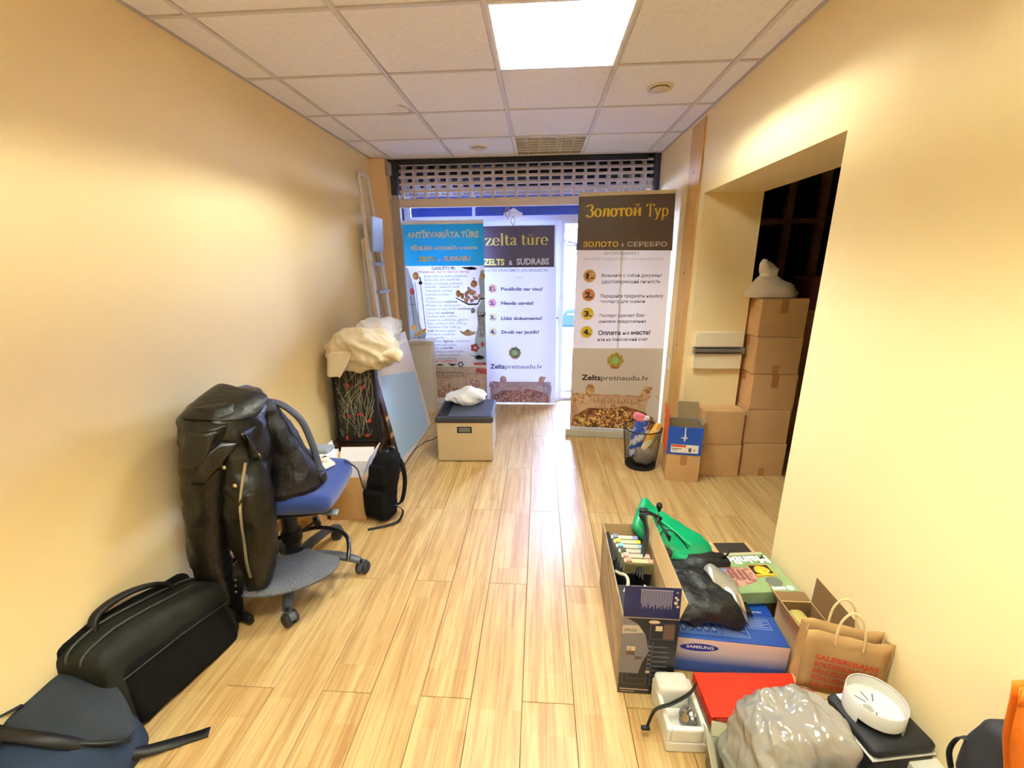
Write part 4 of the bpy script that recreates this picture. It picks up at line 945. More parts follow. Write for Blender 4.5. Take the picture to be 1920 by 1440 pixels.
obj('handle', G().strap([mm @ lean(V(p)) for p in smooth_path([(-.03,-.13,.16), (-.03,-.11,.205), (-.03,-.04,.232), (-.03,.04,.232), (-.03,.11,.205), (-.03,.13,.16)], 5)], .03, .014, (1,0,0)), BLACK, t, smooth=True)
obj('side_tab', G().soft((.05, .07, .09), .015, 6, m=T(.10, .25, .07) @ RX(R(25))), CLOTHBLK, t, smooth=True)
obj('buckle', G().soft((.07, .03, .045), .01, 5, m=T(.145, .265, .03) @ RZ(R(-20))), BLACK, t, smooth=True)
obj('seam', G().tube([mm @ lean(V(p)) for p in [(.127,-.20,.055), (.131,0,.06), (.127,.20,.055)]], .0025, 5), ZIP, t, smooth=True)

t = thing('rucksack', 'slate grey rucksack lying by the left wall in the corner of the view', 'backpack', (-1.25, -1.245, 0))
SLATE = mat('slate_fabric', '#20293A', .9, spec=.15, bump=(300, .2), var=(4, '#2B374D', .4, .7))
SLATE2 = mat('slate_flap', '#24282F', .85, spec=.2, bump=(280, .2), var=(5, '#2D323C', .4, .7))
def slump(p):
    p = V(p); p.z -= .085*max(0, (p.x+.03)/.14) + .05*max(0, (p.y-.12)/.2); p.x += .02*math.sin(p.y*6+1); return p
obj('body', G().soft((.29, .64, .24), .08, 26, .016, 6, 9, T(0, 0, .118), slump), SLATE, t, smooth=True)
def slab(pts, w, th, m, name, side=(.3, 1, 0)): return obj(name, G().strap(smooth_path(pts, 7), w, th, side), m, t, smooth=True)
flap_rows = []
for i in range(11):
    f = i/10; x = -.135+.315*f
    wdt = .105*(1-f**3)+.012; yc = .235-.02*f
    flap_rows.append([(x, yc + wdt*(j/6-.5)*2*.9, .262-.015*f-.11*f*f - .03*abs(j/6-.5) + .006*math.sin(j*1.7+i*.6)) for j in range(7)])
obj('flap', G().sheet(flap_rows), SLATE2, t, smooth=True, solid=.012, sub=1)
obj('flap_edge', G().tube([flap_rows[i][0] for i in range(11)], .006, 6), BLACK, t, smooth=True)
slab([(-.14, .115, .262), (-.05, .105, .262), (.04, .12, .228), (.12, .165, .13), (.15, .21, .045), (.24, .275, .008), (.33, .318, .006)], .034, .005, BLACK, 'top_strap')
slab([(-.15, .03, .262), (-.05, .02, .268), (.05, -.03, .232), (.11, -.12, .15), (.13, -.22, .08)], .062, .016, SLATE2, 'shoulder_strap')
slab([(-.15, -.07, .255), (-.06, -.08, .262), (.03, -.13, .225), (.09, -.22, .14)], .058, .014, SLATE2, 'shoulder_strap')
slab([(-.125,.09,.245), (-.128,.05,.285), (-.128,-.05,.28), (-.12,-.08,.24)], .03, .008, BLACK, 'grab_loop', (1,0,0))
obj('side_strap', G().strap(smooth_path([(-.13, .19, .262), (-.155, .10, .285), (-.15, .0, .275)], 5), .03, .005, (1,0,.2)), SLATE2, t, smooth=True)

# ------------------------------------------------------------------ boxes and small pack behind the chair
def carton(label, x0, x1, y0, y1, z0, z1, rz=0., group=None, tape=True, mt=KRAFT, top=True):
    cx, cy = (x0+x1)/2, (y0+y1)/2; w, d, h = x1-x0, y1-y0, z1-z0
    t = thing('cardboard_box', label, 'box', (cx, cy, z0), rz, group)
    obj('body', G().bx(-w/2, w/2, -d/2, d/2, .001, h-.004), mt, t, bevel=.004)
    if top:
        obj('flap', G().bx(-w/2+.001, w/2-.001, -d/2+.001, -.0015, h-.004, h-.0005), mt, t, bevel=.0015)
        obj('flap', G().bx(-w/2+.001, w/2-.001, .0015, d/2-.001, h-.004, h-.0005), mt, t, bevel=.0015)
        if tape: obj('tape', G().bx(-w/2-.0006, w/2+.0006, -.024, .024, h-.0006, h+.0002).bx(-w/2-.0008, -w/2-.0002, -.024, .024, h-.07, h), TAPE, t)
    if tape: obj('tape', G().bx(-.024, .024, -d/2-.0008, -d/2, h*.62, h*.98) if tape == 1 else G().bx(-.022, .022, -d/2-.0008, -d/2, 0, h*.25), TAPE, t)
    return t
def open_box(label, x0, x1, y0, y1, z0, z1, rz, flaps, mo=KRAFT, mi=KRAFT_IN, name='cardboard_box', cat='box', wall=.005, group=None):
    """open carton: four walls and a floor; flaps = {side: (angle outwards from upright, length)}"""
    cx, cy = (x0+x1)/2, (y0+y1)/2; w, d, h = x1-x0, y1-y0, z1-z0
    t = thing(name, label, cat, (cx, cy, z0), rz, group); a = wall
    obj('body', G().bx(-w/2, w/2, -d/2, -d/2+a, .001, h).bx(-w/2, w/2, d/2-a, d/2, .001, h).bx(-w/2, -w/2+a, -d/2+a, d/2-a, .001, h).bx(w/2-a, w/2, -d/2+a, d/2-a, .001, h).bx(-w/2+a, w/2-a, -d/2+a, d/2-a, .001, .006), mo, t, bevel=.0012)
    q = G(); b = a+.0008
    q.bx(-w/2+b-.0006, -w/2+b, -d/2+b, d/2-b, .007, h-.001).bx(w/2-b, w/2-b+.0006, -d/2+b, d/2-b, .007, h-.001).bx(-w/2+b, w/2-b, -d/2+b-.0006, -d/2+b, .007, h-.001).bx(-w/2+b, w/2-b, d/2-b, d/2-b+.0006, .007, h-.001)
    obj('lining', q, mi, t)
    for side, (ang, L, *rest) in flaps.items():
        m_out = rest[0] if rest else mo
        if side == 'front': m = T(0, -d/2+.0025, h) @ RX(R(ang)); ww = w
        if side == 'back': m = T(0, d/2-.0025, h) @ RZ(R(180)) @ RX(R(ang)); ww = w
        if side == 'left': m = T(-w/2+.0025, 0, h) @ RZ(R(-90)) @ RX(R(ang)); ww = d
        if side == 'right': m = T(w/2-.0025, 0, h) @ RZ(R(90)) @ RX(R(ang)); ww = d
        f = obj('flap', G().bx(-ww/2+.002, ww/2-.002, -.0022, .0, .0005, L, m), m_out, t, bevel=.001)
        obj('flap_lining', G().bx(-ww/2+.003, ww/2-.003, .0004, .0012, .001, L-.001, m), mi, f)
    return t
PALEIN = mat('white_lining', '#E4E0E4', .8, spec=.15)
open_box('open cardboard box with white inner flaps between the chair and black backpack', -1.115, -.885, .37, .60, 0, .30, R(4), {'left': (12, .16, PALEIN), 'right': (24, .15, PALEIN), 'back': (35, .10)}, mi=PALEIN)
carton('small closed cardboard box behind the chair base', -1.32, -1.13, .25, .46, 0, .27, R(4), tape=2)
t = thing('picture_frame', 'small white framed panel lying on the box behind the chair', 'frame', (-1.27, .66, .28), R(20)); obj('frame', G().bx(-.09,.09,-.12,.12,0,.012).bx(-.09,-.07,-.12,.12,.012,.02).bx(.07,.09,-.12,.12,.012,.02).bx(-.07,.07,-.12,-.10,.012,.02).bx(-.07,.07,.10,.12,.012,.02), WHITE, t, bevel=.002); obj('panel', G().bx(-.07,.07,-.10,.10,.012,.014), mat('panel_mint', '#D5DFC6', .5), t)
carton('low cardboard box against the left wall under the small frame', -1.375, -1.17, .53, .80, 0, .279, R(0), tape=False)

t = thing('small_backpack', 'small black backpack standing beside the open cardboard box', 'backpack', (-.775, .43, 0), R(-14))
def packshape(p):
    p = V(p); z = p.z/.225; p.x *= 1 - .22*max(0, z)**2; p.y += .03*z; p.x += .05*max(0, z); return p
obj('body', G().soft((.19, .15, .45), .065, 16, .01, 9, 12, T(0,0,.228), packshape), CLOTHBLK, t, smooth=True)
obj('front_pocket', G().soft((.15, .05, .20), .024, 10, .005, 10, 2, T(-.005,-.082,.13)), CLOTHBLK, t, smooth=True)
obj('top_pocket', G().soft((.13, .05, .14), .024, 10, .005, 10, 3, T(.02,-.055,.32) @ RX(R(-12))), CLOTHBLK, t, smooth=True)
obj('piping', G().tube(smooth_path([(.04,.03,.45), (.075,.035,.40), (.095,.03,.32)], 5), .005, 6), mat('piping_grey', '#9A9C92', .6), t, smooth=True)
obj('shoulder_strap', G().strap(smooth_path([(.07,.05,.44), (.12,.06,.36), (.135,.055,.24), (.12,.03,.12), (.10,.0,.10)], 5), .03, .01, (.2,1,0)), CLOTHBLK, t, smooth=True)
obj('webbing', G().strap(smooth_path([(.09,-.01,.10), (.14,-.01,.075), (.15,-.03,.05), (.13,-.06,.015), (.06,-.12,.005), (-.01,-.17,.004)], 5), .02, .004, (.8,-.5,0)), BLACK, t, smooth=True)
obj('grab_loop', G().strap(smooth_path([(.03,.04,.445), (.045,.045,.475), (.075,.05,.47), (.08,.05,.435)], 4), .018, .005, (0,1,0)), BLACK, t, smooth=True)

# ------------------------------------------------------------------ things stacked along the left wall
t = thing('low_cabinet', 'glossy dark brown low cabinet standing behind the open cardboard box', 'cabinet', (-1.15, 1.0, 0))
GB = mat('gloss_brown', '#2A1A12', .15, coat=.5, var=(2, '#3A2418', .4, .65))
obj('body', G().bx(-.20, .19, -.12, .16, .012, .262), GB, t, bevel=.004); obj('top', G().bx(-.205, .195, -.125, .165, .262, .276), GB, t, bevel=.003); obj('base', G().bx(-.19, .18, -.11, .15, 0, .012), BLACK, t)
obj('door', G().bx(-.193, -.006, -.128, -.121, .02, .255).bx(.0, .183, -.128, -.121, .02, .255), GB, t, bevel=.002)
t = thing('printed_panel', 'tall black panel printed with pale twigs and red flowers', 'panel', (-1.145, .98, .277))
lt = RX(R(-3))
obj('board', G().bx(-.165, .165, -.012, .05, 0, .68, lt), mat('panel_black', '#121116', .4), t, bevel=.008)
obj('frame', G().bx(-.165, -.148, -.020, -.011, 0, .68, lt).bx(.148, .165, -.020, -.011, 0, .68, lt).bx(-.148, .148, -.020, -.011, 0, .02, lt), BLACK, t, bevel=.003)
rnd = random.Random(12); q = G(); mpl = lt @ basis((0, -.0125, 0), (1,0,0), (0,0,1))
def ribbon(g, pts, w, m):
    for i in range(len(pts)-1):
        (ax, ay), (bx_, by_) = pts[i], pts[i+1]; L = math.hypot(bx_-ax, by_-ay) or 1; nx, ny = -(by_-ay)/L*w, (bx_-ax)/L*w
        g.flat([(ax-nx, ay-ny), (bx_-nx, by_-ny), (bx_+nx, by_+ny), (ax+nx, ay+ny)], m)
for i in range(58):
    x, y = rnd.uniform(-.12, .12), rnd.uniform(.03, .5); a = rnd.uniform(50, 130); cv = rnd.uniform(-6, 6); pts = [(x, y)]
    for k in range(8):
        a += cv; x += .03*math.cos(R(a)); y += .03*math.sin(R(a))
        if abs(x) > .145 or y > .66: break
        pts.append((x, y))
    ribbon(q, pts, rnd.uniform(.0008, .0022), mpl @ T(0,0,.0005+.00005*i))
obj('print_twigs', q, mat('twig_print', '#9C9684', .6), t)
q = G()
for x, y in ((-.07,.20),(.03,.21),(.10,.16),(.075,.045),(-.10,.03),(.07,.42),(-.06,.44),(-.02,.60),(.10,.58)):
    for k in range(3): q.flat([(x, y), (x+.028*math.cos(k*.8+x*9), y+.028*math.sin(k*.8+x*9)), (x+.026*math.cos(k*.8+.6+x*9), y+.026*math.sin(k*.8+.6+x*9))], mpl @ T(0,0,.0028+.0001*k))
obj('print_flowers', q, mat('flower_print', '#C23A34', .5), t)
q = G()
for i in range(34):
    x, y = rnd.uniform(-.12,.12), rnd.uniform(.05,.6); a = rnd.uniform(0,6); q.flat([(x, y), (x+.04*math.cos(a), y+.04*math.sin(a)), (x+.05*math.cos(a+.35), y+.05*math.sin(a+.35))], mpl @ T(0,0,.0035+.0001*i))
obj('print_leaves', q, mat('leaf_print', '#4A5548', .6), t)
# dark board and the white one leaning to the right of it
def leaning(name, lab, cat, y0, y1, xb, xt, zt, th, m, z0=0., inset=None):
    t = thing(name, lab, cat, (xb, (y0+y1)/2, 0)); d = (y1-y0)/2; u = V((xt-xb, 0, zt-z0)); L = u.length; mm_ = basis((0, 0, z0+.001), (0,1,0), (xt-xb, 0, zt-z0))
    q = G(); q.bx(-d, d, 0, L, -th, 0, mm_); obj('board', q, m, t, bevel=.003); return t, mm_, d, L
WB = mat('white_laminate', '#E2D6D6', .12, coat=.6, spec=.6)
t, mm_, d, L = leaning('white_board', 'large glossy white board leaning beside the ladder', 'board', 1.13, 2.07, -.875, -1.075, .965, .018, WB)
obj('film', G().add([(-d, L*.06, .0012), (d-.09, .005, .0012), (d-.05, L*.60, .0012), (-d+.10, L*.76, .0012), (-d, L*.62, .0012)], [(0,1,2,3,4)], mm_), mat('doorway_reflection', '#A9CBF0', .18, coat=.5), t)  # this film is the doorway's blue reflection, put into the colour
obj('edge', G().bx(-d, d, -.002, .004, -.02, .002, mm_), BLACK, t)
t, mm_, d, L = leaning('dark_board', 'narrow dark glossy board between the printed panel and the white board', 'board', 1.05, 1.125, -.875, -1.03, .86, .02, GB)
obj('stripe', G().rect(-d*.9, d*.9, L*.32, L*.36, mm_ @ T(0,0,.001)).rect(-d*.9, d*.9, L*.48, L*.52, mm_ @ T(0,0,.001)), mat('ochre_print', '#A5793A', .4), t)
t = thing('cream_blanket', 'crumpled cream blanket heaped on top of the printed panel', 'blanket', (-1.07, 1.02, .99))
def rumple(p):
    p = V(p); n_ = p.normalized(); f = 1-2*abs(noise.noise(V((p.x*7+p.z*5, p.y*6, p.z*9+3)))); f2 = 1-2*abs(noise.noise(V((p.x*15, p.y*13, p.z*17+p.x*9))))
    p += n_*(.028*f + .010*f2); p.z -= .09*max(0, abs(p.x)-.11); return p
def drape(p):
    p = V(p); p.z += .035*noise.noise(V((p.x*6, p.y*6, 2.1))) - .10*max(0, abs(p.x)-.10); f = math.sin(p.x*26+p.z*10+3*noise.noise(p*5)); p += p.normalized()*.012*f; return p
obj('heap', G().soft((.42, .26, .25), .10, 40, .03, 6, 21, T(.0, 0, .0), rumple), CREAMFAB, t, smooth=True)
obj('hanging_corner', G().sheet([[(-.20+.04*j+.0*i, -.135-.006*i+.006*math.sin(j*2+i), .0-.035*i+.004*j) if j < 5-i*.55 else (-.20+.04*(5-i*.55), -.135-.006*i, .0-.035*i) for j in range(6)] for i in range(6)]), CREAMFAB, t, smooth=True, solid=.008, sub=1)
def twist(p): p = V(p); p.z += .03*math.sin(p.x*18); p.y += .02*math.cos(p.x*14); return p
obj('sleeve', G().soft((.26, .10, .09), .04, 16, .02, 9, 5, T(.19, -.07, -.02) @ RY(R(24)), twist), CREAMFAB, t, smooth=True)
t = thing('white_sheet', 'folded white sheet lying on the white board behind the cream blanket', 'cloth', (-1.06, 1.36, 1.0))
obj('heap', G().soft((.24, .36, .20), .08, 30, .02, 7, 31, T(0,0,.05), rumple), WHITEFAB, t, smooth=True)
obj('corner', G().soft((.17, .26, .015), .006, 10, .006, 9, 3, T(.08,.05,-.02) @ RY(R(14))), WHITEFAB, t, smooth=True)

# aluminium stepladder leaning on the left wall
t = thing('stepladder', 'aluminium stepladder leaning folded against the left wall', 'ladder', (-1.18, 2.05, 0))
def lx(z): return -.03 - .055*z      # local x of the front rails
ya, yb = -.16, .17
for y in (ya, yb): obj('rail', G().hexa([(lx(0)-.018, y-.036, 0), (lx(0)+.018, y-.036, 0), (lx(0)+.018, y+.036, 0), (lx(0)-.018, y+.036, 0), (lx(1.82)-.018, y*.82-.032, 1.82), (lx(1.82)+.018, y*.82-.032, 1.82), (lx(1.82)+.018, y*.82+.032, 1.82), (lx(1.82)-.018, y*.82+.032, 1.82)]), ALU, t, bevel=.003)
TREAD = mat('tread_blue_grey', '#AFC2E0', .4, .1)
for z in (.30, .56, .82, 1.08, 1.35, 1.60):
    k = 1-.1*z
    obj('step', G().bx(lx(z)-.04, lx(z)+.05, ya*k+.012, yb*k-.012, z-.02, z+.008), TREAD, t, bevel=.004)
obj('platform', G().bx(-.012, .012, ya*.80, yb*.80, 0, .30, T(lx(1.72)+.035, 0, 1.70) @ RY(R(3))), TREAD, t, bevel=.008)
hp = smooth_path([(lx(1.8), ya*.8, 1.78), (lx(2.2)-.005, ya*.66, 2.28), (lx(2.3), ya*.5, 2.345), (lx(2.3), yb*.5, 2.345), (lx(2.2)-.005, yb*.66, 2.28), (lx(1.8), yb*.8, 1.78)], 5)
obj('hand_rail', G().tube(hp, .017, 10), ALU, t, smooth=True)
for y in (ya, yb): obj('rear_leg', G().hexa([(-.16, y-.02, 0), (-.14, y-.02, 0), (-.14, y+.02, 0), (-.16, y+.02, 0), (-.175, y*.8-.02, 1.80), (-.155, y*.8-.02, 1.80), (-.155, y*.8+.02, 1.80), (-.175, y*.8+.02, 1.80)]), ALU, t, bevel=.003)
for z in (.5, 1.1, 1.55): obj('brace', G().bx(-.165, -.15, ya*.88, yb*.88, z-.012, z+.012), ALU, t)

# ------------------------------------------------------------------ cooler with its mains lead
t = thing('cool_box', 'boxy beige metal cool box with black ribbed lid and cord', 'cool box', (-.39, 1.475, 0), R(2.5))
CB = mat('brushed_beige', '#CDBC9E', .42, .25, bump=(60, .08), stretch=(1, 1, 24))
obj('body', G().bx(-.225, .225, -.235, .235, .008, .345), CB, t, bevel=.006)
obj('feet', G().bx(-.21, -.17, -.2, .2, 0, .008).bx(.17, .21, -.2, .2, 0, .008), RUBBER, t)
LID = mat('lid_black', '#2A2D38', .5, bump=(220, .1))
ld_ = obj('lid', G().bx(-.236, .236, -.245, .245, .345, .395), LID, t, bevel=.012)
obj('lid_inset', G().bx(-.125, .222, -.225, .225, .395, .3985), mat('lid_panel', '#3A3F4E', .5), ld_, bevel=.002)
for i in range(8): obj('vent_slat', G().bx(-.215+.0105*i, -.2085+.0105*i, -.20, .20, .395, .402), BLACK, ld_)
hnd = obj('handle_recess', G().bx(-.06, .06, -.2365, -.234, .255, .31), BLACK, t, bevel=.001)
obj('handle_window', G().bx(-.045, .048, -.238, -.2366, .265, .302), mat('recess_grey', '#6E736C', .4), hnd)
obj('plug_socket', G().bx(-.24, -.225, -.08, -.03, .14, .20), BLACK, t, bevel=.003)
t = thing('power_cord', 'thin black mains cord running along the floor from the cool box', 'cord', (-.66, 1.42, .0))
obj('cord', G().tube(smooth_path([(.028,-.01,.17), (-.02,-.02,.13), (-.10,-.02,.10), (-.17,-.10,.06), (-.20,-.30,.02), (-.20,-.52,.006), (-.19,-.68,.006)], 6), .004, 6), BLACK, t, smooth=True)
t = thing('white_cloth', 'crumpled white cloth lying on the back of the cool box lid', 'cloth', (-.42, 1.60, .40))
def crumple(p):
    p = V(p); f = 1-2*abs(noise.noise(V((p.x*12, p.y*12, p.z*14+p.x*6)))); p += p.normalized()*.016*f; p.z *= .55+1.1*max(0, 1-abs(p.x-.03)/.15); p.z += .02; p.z = max(p.z, -.036); return p
obj('heap', G().soft((.33, .19, .085), .035, 34, .015, 11, 41, T(0,0,.038), crumple), WHITEFAB, t, smooth=True)
# ------------------------------------------------------------------ passage: stacked cartons, basket, wall fittings
for i, lab in enumerate(('bottom cardboard box of the tall stack in the passage', 'second cardboard box up in the tall stack in the passage', 'middle cardboard box of the tall stack in the passage', 'second cardboard box from the top of the tall passage stack', 'topmost cardboard box of the tall stack under the white bag')):
    dx = (0.012, 0.004, .010, .0, -.004)[i]
    t = carton(lab, 1.752+dx, 2.065+dx, 1.10, 1.36, .267*i, .267*(i+1)-.001, 0, 'boxes of the tall passage stack', tape=(2, 0, 1, 2, 1)[i], mt=mat('kraft_worn', '#CDA476', .8, spec=.2, bump=(160, .06), var=(5, '#C2986A', .35, .75)))
for i, lab in enumerate(('lower box of the short stack of two beside the blue box', 'upper box of the short stack of two beside the blue box')):
    carton(lab, 1.447-.006*i, 1.742-.006*i, 1.08, 1.236, .262*i, .262*(i+1)-.001, 0, 'boxes of the short passage stack', tape=0)
t = thing('white_bag', 'white cloth bag slumped on top of the tall box stack', 'bag', (1.86, 1.22, 1.336))
def knot(p):
    p = V(p); z = p.z/.13; p.x += .03*noise.noise(p*9); return V((p.x, p.y, p.z + .012*noise.noise(p*12)))
wb = [(0,0,0,.17,.10,0), (0,0,.03,.185,.11,0), (-.01,0,.08,.15,.10,0), (-.035,0,.12,.085,.07,0), (-.04,0,.15,.05,.045,0), (-.04,0,.19,.065,.05,.3), (-.06,0,.23,.05,.03,.5), (-.075,0,.26,.012,.01,.6)]
obj('body', ringloft(lerp_spec(wb, 26), 26, 51., .02, 12), mat('offwhite_cloth', '#D5C9BA', .85, bump=(120, .1)), t, smooth=True)

t = carton('small cardboard box under the blue shoe box', 1.19, 1.424, .985, 1.185, 0, .212, R(-8), tape=1)
BB = mat('blue_box', '#1F4FB8', .5); OR = mat('orange_card', '#E8602A', .55); GBR = mat('greyboard', '#8F7B58', .85)
t = open_box('blue shoe box with white label and open flaps', 1.182, 1.424, .985, 1.185, .2125, .430, R(-8), {'left': (4, .13, OR)}, mo=BB, mi=GBR, name='shoe_box')
obj('torn_flap', G().bx(-.03, .12, -.0022, 0, .0005, .13, T(0, .098, .2175) @ RZ(R(0)) @ RX(R(-14))), GBR, t, bevel=.001); obj('torn_flap', G().bx(-.06, .09, -.0022, 0, .0005, .05, T(.1185, 0, .2175) @ RZ(R(90)) @ RX(R(30))), GBR, t, bevel=.001)
mmf = FRONT(0, -.1004, 0)
obj('side_panel', G().bx(-.1216, -.121, -.098, .098, .004, .214), OR, t)
obj('label', G().rect(-.092, .098, .018, .082, mmf @ T(0,0,.0004)), PAPER, t)
obj('label_print', G().rect(-.090, .012, .062, .080, mmf @ T(0,0,.0008)), mat('label_red', '#D9502E', .5), t)
obj('lettering', G().rect(-.085, -.02, .046, .052, mmf @ T(0,0,.0008)).rect(-.085, -.045, .034, .039, mmf @ T(0,0,.0008)).rect(.030, .050, .026, .058, mmf @ T(0,0,.0008)).rect(.066, .074, .036, .048, mmf @ T(0,0,.0008)), mat('label_ink', '#55524C', .6), t)
obj('logo', G().rect(-.007, .001, .12, .217, mmf @ T(0,0,.0006)).flat([(-.035,.135),(-.005,.145),(-.003,.165),(.004,.165),(.006,.145),(.020,.132),(.004,.128),(.001,.108),(-.006,.108),(-.01,.128)], mmf @ T(0,0,.0006)), mat('white_print', '#E6E8EC', .5), t)

t = thing('mesh_basket', 'black wire mesh waste basket in front of the tall banner', 'basket', (1.045, 1.245, 0))
q = G(); NW = 46
for sgn in (-1, 1):
    for k in range(NW):
        pts = []
        for i in range(9):
            f = i/8; r = .118+.030*f; a = 2*math.pi*k/NW + sgn*f*1.15; pts.append((r*math.cos(a), r*math.sin(a), .012+.315*f))
        q.tube(pts, .0011, 3, cap=False)
ms = obj('mesh', q, BLACK, t, kind='stuff')
obj('rim', G().tube([(.148*math.cos(a), .148*math.sin(a), .328) for a in [2*math.pi*k/40 for k in range(41)]], .0045, 8), BLACK, t, smooth=True)
obj('base', G().lathe([(0,.003), (.118,.003), (.121,.012), (.120,.026), (.1165,.026), (.116,.012), (0,.012)], 36), BLACK, t, smooth=True, ang=40)
def crumpled(name, lab, cat, loc, d, m, seed, amp=.03, rot=None, n=16, group=None):
    t = thing(name, lab, cat, loc); mm2 = rot or MX.Identity(4)
    obj('body', G().soft(d, min(d)*.42, n, amp, 11, seed, mm2), m, t, smooth=True); return t
PKB = mat('packet_blue', '#2C4FB4', .3, spec=.6, var=(13, '#DDE4F2', .5, .56)); PKY = mat('packet_yellow', '#D9A93C', .3, spec=.6, var=(11, '#E6DFC6', .5, .58))
t = crumpled('crisp_packet', 'blue and white crumpled packet sticking out of the mesh basket', 'packet', (1.01, 1.235, .25), (.10, .05, .36), PKB, 5, .016, RY(R(10)))
obj('top_fold', G().soft((.09,.04,.07), .018, 8, .012, 14, 3, T(-.005,-.01,.165) @ RY(R(25))), mat('packet_pink', '#DB7C92', .35), t, smooth=True)
crumpled('yellow_packet', 'yellow and white crumpled packet in the mesh basket', 'packet', (1.09, 1.225, .215), (.06, .05, .35), PKY, 9, .014, RY(R(28)))
crumpled('clear_bag', 'clear crumpled plastic bag filling the bottom of the mesh basket', 'bag', (1.06, 1.26, .10), (.17, .15, .17), film('clear_wrap', '#C9C9C4', .4, .15, .35, .35, (26, .6)), 13, .02)

# panel with bar handle on the passage jamb, light switch
t = thing('wall_rail_panel', 'beige wall panel with a grey bar handle on the passage jamb', 'wall panel', (1.545, 1.248, .81))
PNL = mat('panel_beige', '#F3E6CC', .5)
obj('panel', G().bx(-.175, .172, -.030, 0, 0, .115).bx(-.175, .172, -.030, 0, .165, .275), PNL, t, bevel=.004)
obj('back_plate', G().bx(-.175, .172, -.014, 0, .115, .165), mat('rail_grey', '#8C8988', .4, .4), t)
obj('bar', G().bx(-.178, .174, -.052, -.020, .130, .150), mat('bar_steel', '#A9A6A4', .3, .7), t, bevel=.004)
obj('bar_end', G().bx(-.184, -.170, -.056, -.014, .118, .162).bx(.160, .176, -.056, -.014, .118, .162), MATS['rail_grey'], t, bevel=.003)
t = thing('light_switch', 'white light switch low on the right wall beside the wooden board', 'switch', (1.335, 1.69, .75))
obj('plate', G().bx(-.010, 0, -.042, .042, -.05, .06), WHITE, t, bevel=.003); obj('rocker', G().bx(-.016, -.009, -.026, .026, -.030, .038), mat('switch_white', '#F2F0EC', .35), t, bevel=.003)

# dim store room beyond
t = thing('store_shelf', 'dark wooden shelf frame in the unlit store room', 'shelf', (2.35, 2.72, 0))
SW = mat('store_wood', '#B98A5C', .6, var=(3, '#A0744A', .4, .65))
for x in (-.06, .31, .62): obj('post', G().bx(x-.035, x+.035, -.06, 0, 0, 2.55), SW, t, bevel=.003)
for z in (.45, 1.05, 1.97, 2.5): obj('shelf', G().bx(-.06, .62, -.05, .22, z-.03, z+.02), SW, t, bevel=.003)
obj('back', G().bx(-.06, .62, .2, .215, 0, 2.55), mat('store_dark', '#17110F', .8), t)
t = thing('store_crate', 'dark reddish crate in the store room behind the tall box stack', 'crate', (2.62, 1.95, 1.18)); obj('body', G().bx(-.14,.14,-.12,.12,0,.26), mat('crate_red', '#7A4038', .7), t, bevel=.006); obj('lid', G().bx(-.15,.15,-.13,.13,.26,.28), mat('crate_lid', '#8A4A40', .7), t, bevel=.004)
t = thing('store_plinth', 'dark wooden plinth under the reddish crate', 'plinth', (2.62, 1.95, 0)); obj('body', G().bx(-.16,.16,-.14,.14,0,1.16), SW, t, bevel=.006); obj('top', G().bx(-.17,.17,-.15,.15,1.16,1.179), SW, t, bevel=.004)

# ------------------------------------------------------------------ clutter on the right, near the viewer
# printer box with ink cartridges
EP = mat('epson_side', '#8E7A63', .45, var=(7, '#B59C7C', .45, .62)); EPF = mat('print_black', '#1E1D24', .35)
t = open_box('tall open printer box holding ink cartridges and cables', .535, .735, -.70, -.12, 0, .352, R(-1), {'front': (-4, .125, mat('epson_navy', '#1B1F4E', .35)), 'right': (18, .075, KRAFT_IN)}, mo=EP, mi=KRAFT_IN, name='printer_box')
fm = FRONT(0, -.2910, 0)
obj('print_front', G().rect(-.099, .099, .003, .350, fm), EPF, t)
e = fm @ T(0,0,.0005)
q = G(); q.flat([(-.099,.05),(-.099,.35),(-.085,.35),(-.045,.325),(-.015,.28),(-.002,.22),(.0,.16),(-.012,.10),(-.04,.06)], e)
obj('print_grey_arc', q, mat('epson_grey', '#77747C', .4), t)
obj('print_fade', G().rect(-.099, .0, .003, .10, e @ T(0,0,.0002)).flat([(-.03,.10),(.0,.10),(.0,.2),(-.02,.15)], e @ T(0,0,.0002)), mat('epson_black2', '#2A272B', .4), t)
obj('print_band', G().flat([(-.098,.280),(-.022,.288),(-.042,.320),(-.098,.318)], e @ T(0,0,.0005)), mat('epson_pale', '#B9AEA4', .45), t)
INKD = mat('print_inkdark', '#2A2A30', .5)
obj('lettering', G().text('EPSON', -.090, -.048, .292, .011, e @ T(0,0,.001), .01), INKD, t)
q = G(); e2 = e @ T(0,0,.0012); q.disc(.012, .338, .020, .008, e2, 20); q.rect(.018,.042,.300,.322,e2); q.rect(-.078,-.048,.205,.225,e2); q.rect(-.004,.010,.105,.118,e2)
q.rect(-.094,-.01,.022,.027,e2).rect(-.094,-.04,.012,.015,e2).rect(-.008,.012,.022,.027,e2)
obj('print_pale', q, mat('print_cream', '#C9C3AE', .5), t)
q = G(); q.frame(-.088, .0, .05, .255, .0012, e2); q.frame(-.072, .0, .075, .20, .0012, e2).frame(.0, .085, .262, .334, .0014, e2).rect(.012,.0135,.04,.255,e2)
for i in range(9): q.rect(.016, .075-.004*(i % 3), .05+.022*i, .054+.022*i, e2)
for i in range(6): q.rect(-.001, .009, .125+.02*i, .133+.02*i, e2)
obj('print_lines', q, mat('print_slate', '#6A6B76', .5), t)
obj('print_block', G().rect(.046,.083,.266,.33,e2).flat([(-.08,.185),(-.048,.185),(-.048,.205),(-.078,.205)], e2).flat([(-.05,.165),(-.02,.17),(-.018,.178),(-.045,.182)], e2), mat('print_brown', '#5E4A40', .5), t)
